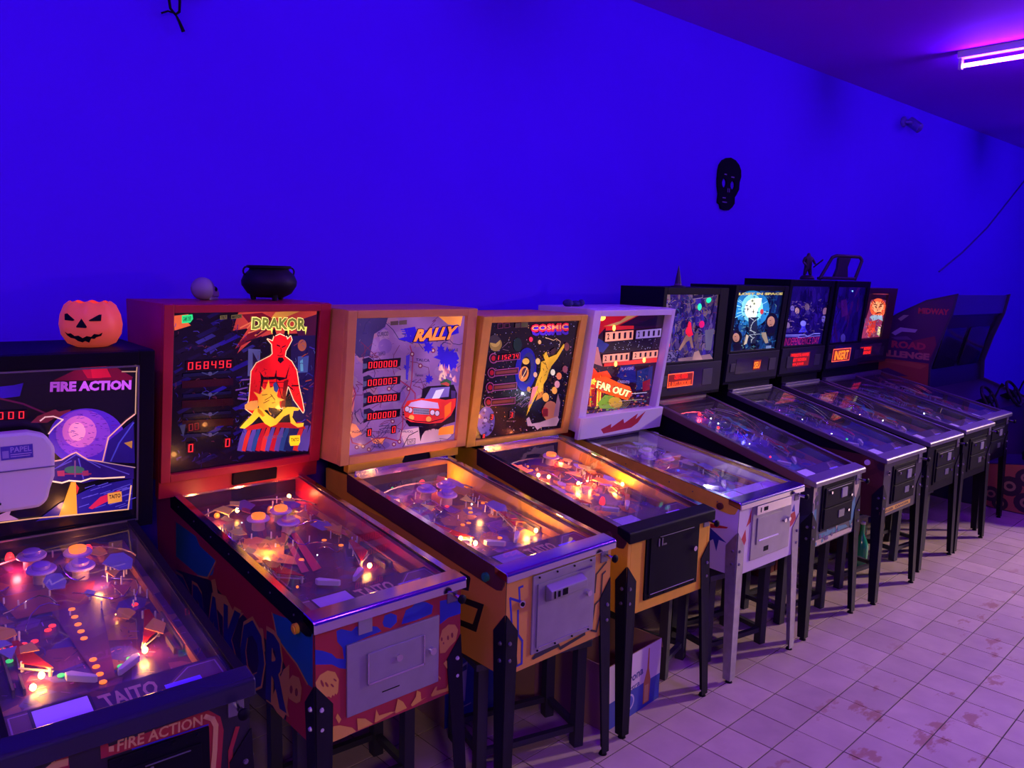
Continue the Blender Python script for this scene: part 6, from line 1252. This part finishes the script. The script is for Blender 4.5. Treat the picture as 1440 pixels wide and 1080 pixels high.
def plate_with_holes(name, outer, holes, y0, y1, mat, parent):
    bm = _bm.new(); edges = []
    for L_ in [outer] + holes:
        vs = [bm.verts.new((p[0], 0, p[1])) for p in L_]
        for i in range(len(vs)): edges.append(bm.edges.new((vs[i], vs[(i + 1) % len(vs)])))
    _bm.ops.triangle_fill(bm, use_beauty=True, use_dissolve=False, edges=edges)
    for f in list(bm.faces):
        c = f.calc_center_median()
        for h in holes:
            cx = sum(p[0] for p in h) / len(h); cz = sum(p[1] for p in h) / len(h); rx = max(abs(p[0] - cx) for p in h); rz = max(abs(p[1] - cz) for p in h)
            if ((c.x - cx) / rx) ** 2 + ((c.z - cz) / rz) ** 2 < .8: bm.faces.remove(f); break
    r = _bm.ops.extrude_face_region(bm, geom=list(bm.faces)); 
    for v in r['geom']:
        if isinstance(v, _bm.types.BMVert): v.co.y = y1
    for v in bm.verts:
        if v.co.y == 0: v.co.y = y0
    _bm.ops.recalc_face_normals(bm, faces=bm.faces)
    me = bpy.data.meshes.new(name); bm.to_mesh(me); bm.free(); me.materials.append(mat); o = bpy.data.objects.new(name, me); COL.objects.link(o); o.parent = parent; return o
eyes = [circ(-.066, .0, .033, .036, 14, .1), circ(.05, -.006, .034, .036, 14, -.2)]
plate_with_holes('skull_plate', out, eyes, -.012, .004, paint('mask_black', (.008, .006, .015), .95, spec=0), sm)
b = MB(); 
for x0 in (-.02, .002): b.box(x0, x0 + .006, -.014, -.012, -.065, -.035)
b.build('nose_slit', paint('mask_grey', (.16, .12, .3), .5), sm)
b = MB(); b.box(-.08, -.04, -.014, -.012, -.115, -.108); b.box(-.08, -.02, -.014, -.012, -.147, -.140); b.build('teeth_line', paint('mask_grey', (.16, .12, .3), .5), sm)
b = MB(); b.box(-.075, -.045, -.014, -.012, .062, .07); b.box(.02, .06, -.014, -.012, .05, .058); b.build('brow_mark', paint('mask_grey', (.16, .12, .3), .5), sm)

hk = empty('hanging_lamp', (1.235, 3.62, 3.10), 0, 'dark fitting with a looped cable high on the wall, cut by the top edge', 'lamp')
b = MB(); b.tube([(-.03, 0, .25), (-.032, 0, .0), (-.025, 0, -.055), (-.005, 0, -.075), (.012, 0, -.06), (.015, 0, -.02), (.012, 0, .03)], .006, 8); b.build('cable_loop', BLACK, hk, smooth=True)
b = MB(); b.lathe([(.004, -.018), (.025, -.012), (.045, .02), (.05, .08), (.03, .14)], (.02, 0, .02), n=16, sy=.7); b.build('lamp_body', BLACK, hk, smooth=True)
b = MB(); b.box(-.05, .06, -.01, .04, .15, .26); b.build('bracket', BLACK, hk)
b = MB(); b.tube([(-.004, 0, -.075), (.01, .0, -.10), (.03, .01, -.135)], [.004, .006, .008], 6); b.tube([(-.01, 0, -.07), (-.035, 0, -.068), (-.06, .01, -.08)], .004, 6); b.build('cable_end', BLACK, hk)
sc_ = empty('security_camera', (8.42, 3.655, 3.60), 0, 'small security camera where the far wall meets the ceiling', 'camera')
CAMM = paint('camera_blue_grey', (.10, .06, .35), .5)
b = MB(); b.lathe([(.05, 0), (.05, .02), (.03, .03)], n=14); b.M = Matrix(); b.build('wall_mount', CAMM, sc_); sc_.children[0].matrix_local = Matrix.Rotation(PI / 2, 4, 'X')
b = MB(); b.tube([(0, -.02, 0), (.03, -.07, -.01), (.08, -.10, -.03)], .014, 8); b.build('arm', CAMM, sc_, smooth=True)
b = MB(frame((.08, -.10, -.04), (1, 0, 0), (-.3, -.8, 1))); b.lathe([(.045, -.09), (.05, -.08), (.05, .05), (.035, .06)], n=16); b.build('camera_body', CAMM, sc_, smooth=True)
cbp = [(9.72, 3.652, 2.121), (10.364, 3.652, 2.362), (11.096, 3.652, 2.697), (12.22, 3.652, 3.349), (12.8, 3.652, 3.72)]
o = MB(); o.tube(cbp, .009, 6); o = o.build('wall_cable', paint('cable_blue', (.03, .01, .2), .6), smooth=True); tag(o, 'thin dark cable running slanted up the far blue wall', 'cable')

# ------------------------------------------------------------------ stools tucked under the machines
STM = paint('stool_metal', (.022, .022, .026), .6); STT = paint('stool_top', (.04, .035, .06), .5)
def stool(xr, yr, xl, yl, label, h=.45):
    d = Vector((xr - xl, yr - yl, 0)); w = d.length; a = math.atan2(d.y, d.x)
    t = empty('stool', (xl, yl, 0), a, label, 'stool', 'low metal stools under the machines')
    b = MB(); b.box(-.02, w + .02, -.02, .30, h, h + .03); b.build('seat', STT, t, bevel=.004)
    for x in (0, w - .035):
        for y in (0, .25): b = MB(); b.box(x - .004, x + .039, y - .004, y + .039, 0, h); b.build('leg', STM, t)
    b = MB(); b.box(.035, w - .035, .005, .03, .07, .095); b.build('foot_rail', STM, t); b = MB(); b.box(.035, w - .035, .255, .28, .07, .095); b.build('foot_rail', STM, t)
    for x in (.005, w - .03): b = MB(); b.box(x, x + .025, .04, .246, .07, .095); b.build('side_rail', STM, t)
    return t
stool(1.60, 2.33, 1.14, 2.36, 'dark metal stool under the red devil pinball machine')
stool(2.304, 2.10, 1.83, 2.22, 'dark metal stool under the map and rally car pinball machine')
stool(3.02, 2.22, 2.90, 2.62, 'dark metal stool half hidden under the pinball machine with black coin door')
stool(3.78, 2.13, 3.33, 2.2, 'dark metal stool under the white pinball machine')
stool(4.50, 2.16, 4.06, 2.2, 'dark metal stool under the pinball machine with teal torn art')
stool(5.30, 2.19, 4.86, 2.24, 'greenish dark metal stool under the pinball machine with yellow tape')
stool(6.10, 2.2, 5.68, 2.24, 'dark metal stool under the third-last pinball machine of the row')

# ------------------------------------------------------------------ stored goods under the machines
CARD = paint('cardboard', (.35, .2, .12), .8)
def carton(x, y, a, w, d, h, label, art, name='cardboard_box', open_=True):
    t = empty(name, (x, y, 0), a, label, 'box')
    b = MB(); e = .004
    b.box(0, w, 0, e, 0, h); b.box(0, w, d - e, d, 0, h); b.box(0, e, e, d - e, 0, h); b.box(w - e, w, e, d - e, 0, h); b.box(e, w - e, e, d - e, 0, e)
    b.build('carton', CARD, t)
    if open_:
        b = MB(); b.add([(w, 0, h), (w, d, h), (w + .05, d - .02, h - .07), (w + .05, .02, h - .07)], [(0, 1, 2, 3)]); b.add([(w, 0, h - .003), (w, d, h - .003), (w + .05, d - .02, h - .073), (w + .05, .02, h - .073)], [(0, 3, 2, 1)]); b.build('flap', CARD, t)
    A = Art(w, h); art(A); A.build('carton_print', frame((0, -.0006, 0), (1, 0, 0), (0, 0, 1)), PRINT, t, thick=.0005); return t
def beer(A):
    A.fill((.62, .52, .6)); A.raw([(0, 0), (A.w, 0), (A.w, A.h * .42), (0, A.h * .42)], (.02, .04, .35))
    A.text('Corona', [(.22, .66), (.66, .72), (.66, .58), (.22, .52)], (.04, .03, .2), 0, .03); A.text('Extra', [(.34, .48), (.60, .52), (.60, .43), (.34, .39)], (.04, .03, .2), 0, .02)
    A.ell(.42, .24, .09, .13, (.5, .45, .6)); A.ell(.42, .24, .07, .1, (.05, .06, .4))
    A.poly([(.68, .06), (.80, .06), (.81, .42), (.77, .62), (.765, .95), (.745, .95), (.735, .62), (.68, .42)], (.50, .18, .03)); A.poly([(.70, .08), (.78, .08), (.78, .36), (.70, .36)], (.65, .42, .12))
carton(2.45, 2.10, .09, .42, .30, .30, 'open blue and white beer carton between the two yellow pinball machines', beer)
def brown(A): A.fill((.28, .13, .12)); A.text('CERVEZA', [(.2, .7), (.9, .7), (.9, .5), (.2, .5)], (.05, .03, .08)); A.text('LAGER', [(.3, .38), (.8, .38), (.8, .22), (.3, .22)], (.05, .03, .08))
carton(2.36, 2.46, .12, .30, .22, .34, 'brown carton behind the open beer carton', brown, open_=False)
def bluep(A):
    A.fill((.02, .03, .28)); A.text('ONE', [(.08, .88), (.40, .88), (.40, .74), (.08, .74)], (.55, .5, .6), 0, .02)
    A.poly([(.16, .62), (.34, .66), (.31, .22), (.20, .22)], (.5, .45, .55)); A.poly([(.17, .60), (.33, .63), (.33, .57), (.175, .55)], (.03, .03, .2)); A.line([(.12, .15), (.4, .17)], .006, (.5, .45, .55))
carton(1.92, 2.56, 0, .36, .30, .42, 'blue carton printed with a beer glass under the rally car machine', bluep, open_=False)
jg = empty('jug', (2.02, 2.66, .42), 0, 'grey plastic jug lid standing on the blue carton', 'jug')
b = MB(); b.lathe([(.06, 0), (.062, .04), (.05, .06), (.02, .07)], n=18); b.build('jug_body', GREYPL, jg, smooth=True); b = MB(); b.lathe([(.022, .07), (.022, .085), (.018, .088)], n=14); b.build('cap', GREYPL, jg)
jr = empty('clay_jar', (3.30, 2.95, 0), 0, 'brown round clay jar deep under the white pinball machine', 'jar')
b = MB(); b.lathe([(.07, 0), (.12, .08), (.14, .2), (.12, .33), (.07, .38), (.08, .42), (.07, .42), (.06, .37), (.1, .3)], n=24); b.build('jar_body', paint('clay', (.28, .12, .04), .6, var=.3), jr, smooth=True)
cr = empty('slatted_crate', (4.62, 2.66, 0), .05, 'reddish slatted crate under the pinball machine with teal torn art', 'crate')
RW = paint('red_wood', (.22, .03, .03), .6)
for k in range(7): b = MB(); b.box(k * .065, k * .065 + .045, 0, .012, 0, .42); b.build('slat', RW, cr)
b = MB(); b.box(0, .435, .012, .30, 0, .02); b.box(0, .435, .012, .03, .38, .42); b.box(0, .02, .03, .3, .02, .42); b.box(.415, .435, .03, .3, .02, .42); b.build('crate_body', RW, cr)
gb = empty('green_bottle', (5.40, 2.36, 0), 0, 'green glass bottle under the pinball machine with yellow tape', 'bottle')
GG = paint('green_glass', (.02, .35, .12), .12, coat=.5)
b = MB(); b.lathe([(.045, 0), (.05, .01), (.05, .15), (.03, .20), (.016, .23), (.016, .29), (.018, .30)], n=18); b.build('glass_body', GG, gb, smooth=True); b = MB(); b.lathe([(.019, .30), (.019, .315), (.015, .318)], n=12); b.build('cap', WHITEPL, gb)
def bag(A):
    A.fill((.12, .03, .05)); rr = random.Random(9)
    for k in range(20): A.ell(rr.random(), rr.random(), .1, .06, rr.choice([(.3, .1, .06), (.05, .2, .1), (.4, .3, .2), (.1, .02, .04)]))
carton(5.47, 2.44, .0, .19, .2, .45, 'dark mottled carton beside the green bottle', bag, open_=False)

# ------------------------------------------------------------------ arcade driving cabinet after the row
AX = 7.78; AW = 1.42
ar = empty('arcade_cabinet', (AX, 0, 0), 0, 'large dark driving game cabinet with orange desert art at the far end', 'arcade machine')
side = [(3.58, 0), (3.58, 1.48), (3.25, 1.70), (3.01, 1.83), (2.74, 1.90), (2.77, 1.70), (2.85, 1.45), (2.91, 1.2), (2.90, 1.02), (2.45, .86), (2.38, .80), (2.38, 0)]
NAVY = paint('cabinet_navy', (.025, .02, .05), .4)
for x in (0, AW - .02): b = MB(); b.prism(side, x, x + .02); b.build('side_panel', NAVY, ar, bevel=.003)
b = MB(); b.prism([(3.56, 0), (3.56, 1.46), (3.24, 1.68), (3.0, 1.81), (2.80, 1.87), (2.82, 1.68), (2.90, 1.45), (2.95, 1.2), (2.93, 1.0), (2.45, .84), (2.42, 0)], .02, AW - .02); b.build('body', paint('cabinet_black', (.012, .01, .02), .35), ar)
b = MB(); b.prism([(2.765, 1.885), (2.79, 1.70), (2.84, 1.70), (2.80, 1.885)], .03, AW - .03); b.build('marquee', paint('marquee_panel', (.05, .04, .25), .3), ar)
for x in (.12, .76): b = MB(frame((x, 2.944, 1.18), (1, 0, 0), (0, -.055, .27))); b.box(0, .52, 0, .40, -.01, .012); b.build('screen', paint('dark_screen', (.01, .01, .02), .08), ar, bevel=.004)
# side print
w_ = 1.16; A = Art(w_, 1.9, None)
def sp(y, z): return (3.56 - y, z)
poly_clip = [sp(y, z) for y, z in side[:10]]
A.sh = []
DK = (.05, .008, .07)
A.raw([sp(3.56, .9), sp(3.56, 1.46), sp(3.25, 1.68), sp(3.01, 1.81), sp(2.76, 1.88), sp(2.79, 1.70), sp(2.87, 1.45), sp(2.93, 1.2), sp(2.92, 1.03), sp(2.47, .88), sp(2.47, .9)], DK)
A.raw([sp(3.56, .95), sp(3.56, 1.22), sp(3.3, 1.25), sp(2.93, 1.24), sp(2.92, 1.03), sp(2.6, .92), sp(2.6, .9)], (.30, .07, .03)); A.raw([sp(3.5, 1.1), sp(3.3, 1.16), sp(3.1, 1.10), sp(3.3, 1.08)], (.06, .01, .08)); A.raw([sp(3.35, 1.22), sp(3.1, 1.24), sp(2.94, 1.22), sp(3.0, 1.18)], (.40, .12, .04))
A.raw([sp(3.1, 1.44), sp(2.9, 1.5), sp(2.88, 1.42), sp(2.92, 1.3), sp(3.0, 1.3)], (.16, .02, .05))
def tq(y0, y1, z0, z1): return [(sp(y0, 0)[0] / w_, z1 / 1.9), (sp(y1, 0)[0] / w_, z1 / 1.9), (sp(y1, 0)[0] / w_, z0 / 1.9), (sp(y0, 0)[0] / w_, z0 / 1.9)]
A.text('OFF ROAD', tq(3.52, 2.97, 1.36, 1.43), (.42, .05, .06), 0, .05); A.text('CHALLENGE', tq(3.54, 2.93, 1.27, 1.335), (.45, .16, .12), 0, .06); A.text('MIDWAY', tq(3.07, 2.80, 1.70, 1.755), (.42, .02, .05), 0, .05)
A.raw([sp(3.30, 1.50), sp(3.22, 1.56), sp(3.06, 1.55), sp(3.08, 1.52), sp(3.2, 1.52), sp(3.26, 1.48)], (.35, .3, .4)); A.raw([sp(3.25, 1.64), sp(3.2, 1.68), sp(3.15, 1.68), sp(3.22, 1.62)], (.3, .28, .2)); A.raw([sp(3.3, 1.46), sp(3.15, 1.48), sp(3.1, 1.45), sp(3.25, 1.44)], (.12, .06, .14))
me_parent = ar
def build_bare(A, name, M, mat, parent, step=.00008):
    vs = []; fs = []; cols = []
    for k, (pts, faces, c, e) in enumerate(A.sh):
        b0 = len(vs); vs += [(p[0], p[1], k * step) for p in pts]
        for f in faces: fs.append(tuple(b0 + i for i in f)); cols.append((*c, e))
    me = bpy.data.meshes.new(name); me.from_pydata([tuple(M @ Vector(v)) for v in vs], [], fs); at = me.color_attributes.new('Col', 'FLOAT_COLOR', 'CORNER'); buf = []
    for p, c in zip(me.polygons, cols): buf += list(c) * p.loop_total
    at.data.foreach_set('color', buf); me.materials.append(mat); o = bpy.data.objects.new(name, me); COL.objects.link(o); o.parent = parent; return o
build_bare(A, 'side_print', frame((-.001, 3.56, 0), (0, -1, 0), (0, 0, 1)), PRINT, ar)
# console with wheel, seat and its printed base
for x in (.36, 1.04):
    b = MB(frame((x, 2.50, .93), (1, 0, 0), (0, .5, .86))); pts = [(  .13 * math.cos(2 * PI * i / 24), .13 * math.sin(2 * PI * i / 24), 0) for i in range(25)]; b.tube(pts, .014, 8); w1 = b.build('steering_wheel', BLACKV, ar, smooth=True)
    b = MB(frame((x, 2.50, .93), (1, 0, 0), (0, .5, .86))); b.cyl((0, 0, -.12), (0, 0, .01), .035, n=14)
    for k in range(3): a = k * 2.094 + .5; b.box(-.012, .012, 0, .01, 0, .001) if False else b.tube([(0, 0, 0), (.125 * math.cos(a), .125 * math.sin(a), 0)], .010, 6)
    b.build('wheel_hub', DSTEEL, w1)
    b = MB(); b.tube([(x + .22, 2.55, .84), (x + .23, 2.50, 1.02), (x + .235, 2.47, 1.06)], [.01, .008, .02], 8); b.build('gear_lever', BLACKV, ar, smooth=True)
b = MB(); b.prism([(2.37, .02), (2.40, .40), (2.0, .46), (1.62, .46), (1.55, .3), (1.6, .08), (1.75, .0), (2.3, 0)], .02, .62); b.build('seat_base', NAVY, ar, bevel=.01)
A = Art(.80, .46, None); P_ = lambda *p: [(p[i], p[i + 1]) for i in range(0, len(p), 2)]
A.raw(P_(.0, .02, .10, .0, .60, .0, .74, .1, .78, .3, .72, .44, .38, .44, .0, .38), (.36, .11, .04))
rr = random.Random(3)
for (x, y, r0) in ((.08, .12, .07), (.22, .22, .09), (.16, .05, .06), (.34, .32, .08), (.36, .1, .09), (.5, .24, .08), (.6, .1, .07)):
    A.raw([(x + r0 * math.cos(t) * 1.1, y + r0 * math.sin(t)) for t in [i * .42 for i in range(15)]], (.03, .015, .02)); A.raw([(x + r0 * .55 * math.cos(t), y + r0 * .5 * math.sin(t)) for t in [i * .42 for i in range(15)]], (.32, .2, .08)); A.raw([(x + r0 * .3 * math.cos(t), y + r0 * .25 * math.sin(t)) for t in [i * .42 for i in range(15)]], (.03, .015, .02))
build_bare(A, 'seat_print', frame((.0185, 2.38, .01), (0, -1, 0), (0, 0, 1)), PRINT, ar)
b = MB(); b.box(.08, .58, 1.68, 2.12, .46, .56); b.build('seat', BLACKV, ar, bevel=.03)
b = MB(frame((.08, 1.72, .5), (1, 0, 0), (0, -.25, 1))); b.box(0, .5, 0, .62, -.05, .05); b.build('seat_back', BLACKV, ar, bevel=.03)
# dark racing motorbike seats and controls beyond
mb_ = empty('ride_on_arcade', (10.5, 2.3, 0), -.1, 'dark ride-on arcade machine past the driving cabinet, mostly off frame', 'arcade machine')
b = MB(); b.prism([(-.9, 0), (.9, 0), (.95, .5), (.6, .62), (.2, .95), (.0, 1.02), (-.3, .7), (-.8, .62), (-.95, .3)], -.22, .22, 1); b.build('body', paint('bike_black', (.02, .02, .04), .25), mb_, bevel=.03)
b = MB(); b.tube([(.15, -.32, 1.08), (.1, -.16, 1.04), (.1, .16, 1.04), (.15, .32, 1.08)], .018, 8); b.build('handlebar', DCHROME, mb_, smooth=True)
b = MB(); b.prism([(.2, .95), (.42, 1.22), (.46, 1.2), (.32, .9)], -.14, .14, 1); b.build('windscreen', paint('bike_screen', (.1, .08, .4), .1), mb_, bevel=.01)
b = MB(); b.prism([(-.75, .62), (-.3, .7), (-.1, .78), (-.3, .84), (-.8, .76)], -.15, .15, 1); b.build('saddle', BLACKV, mb_, bevel=.02)
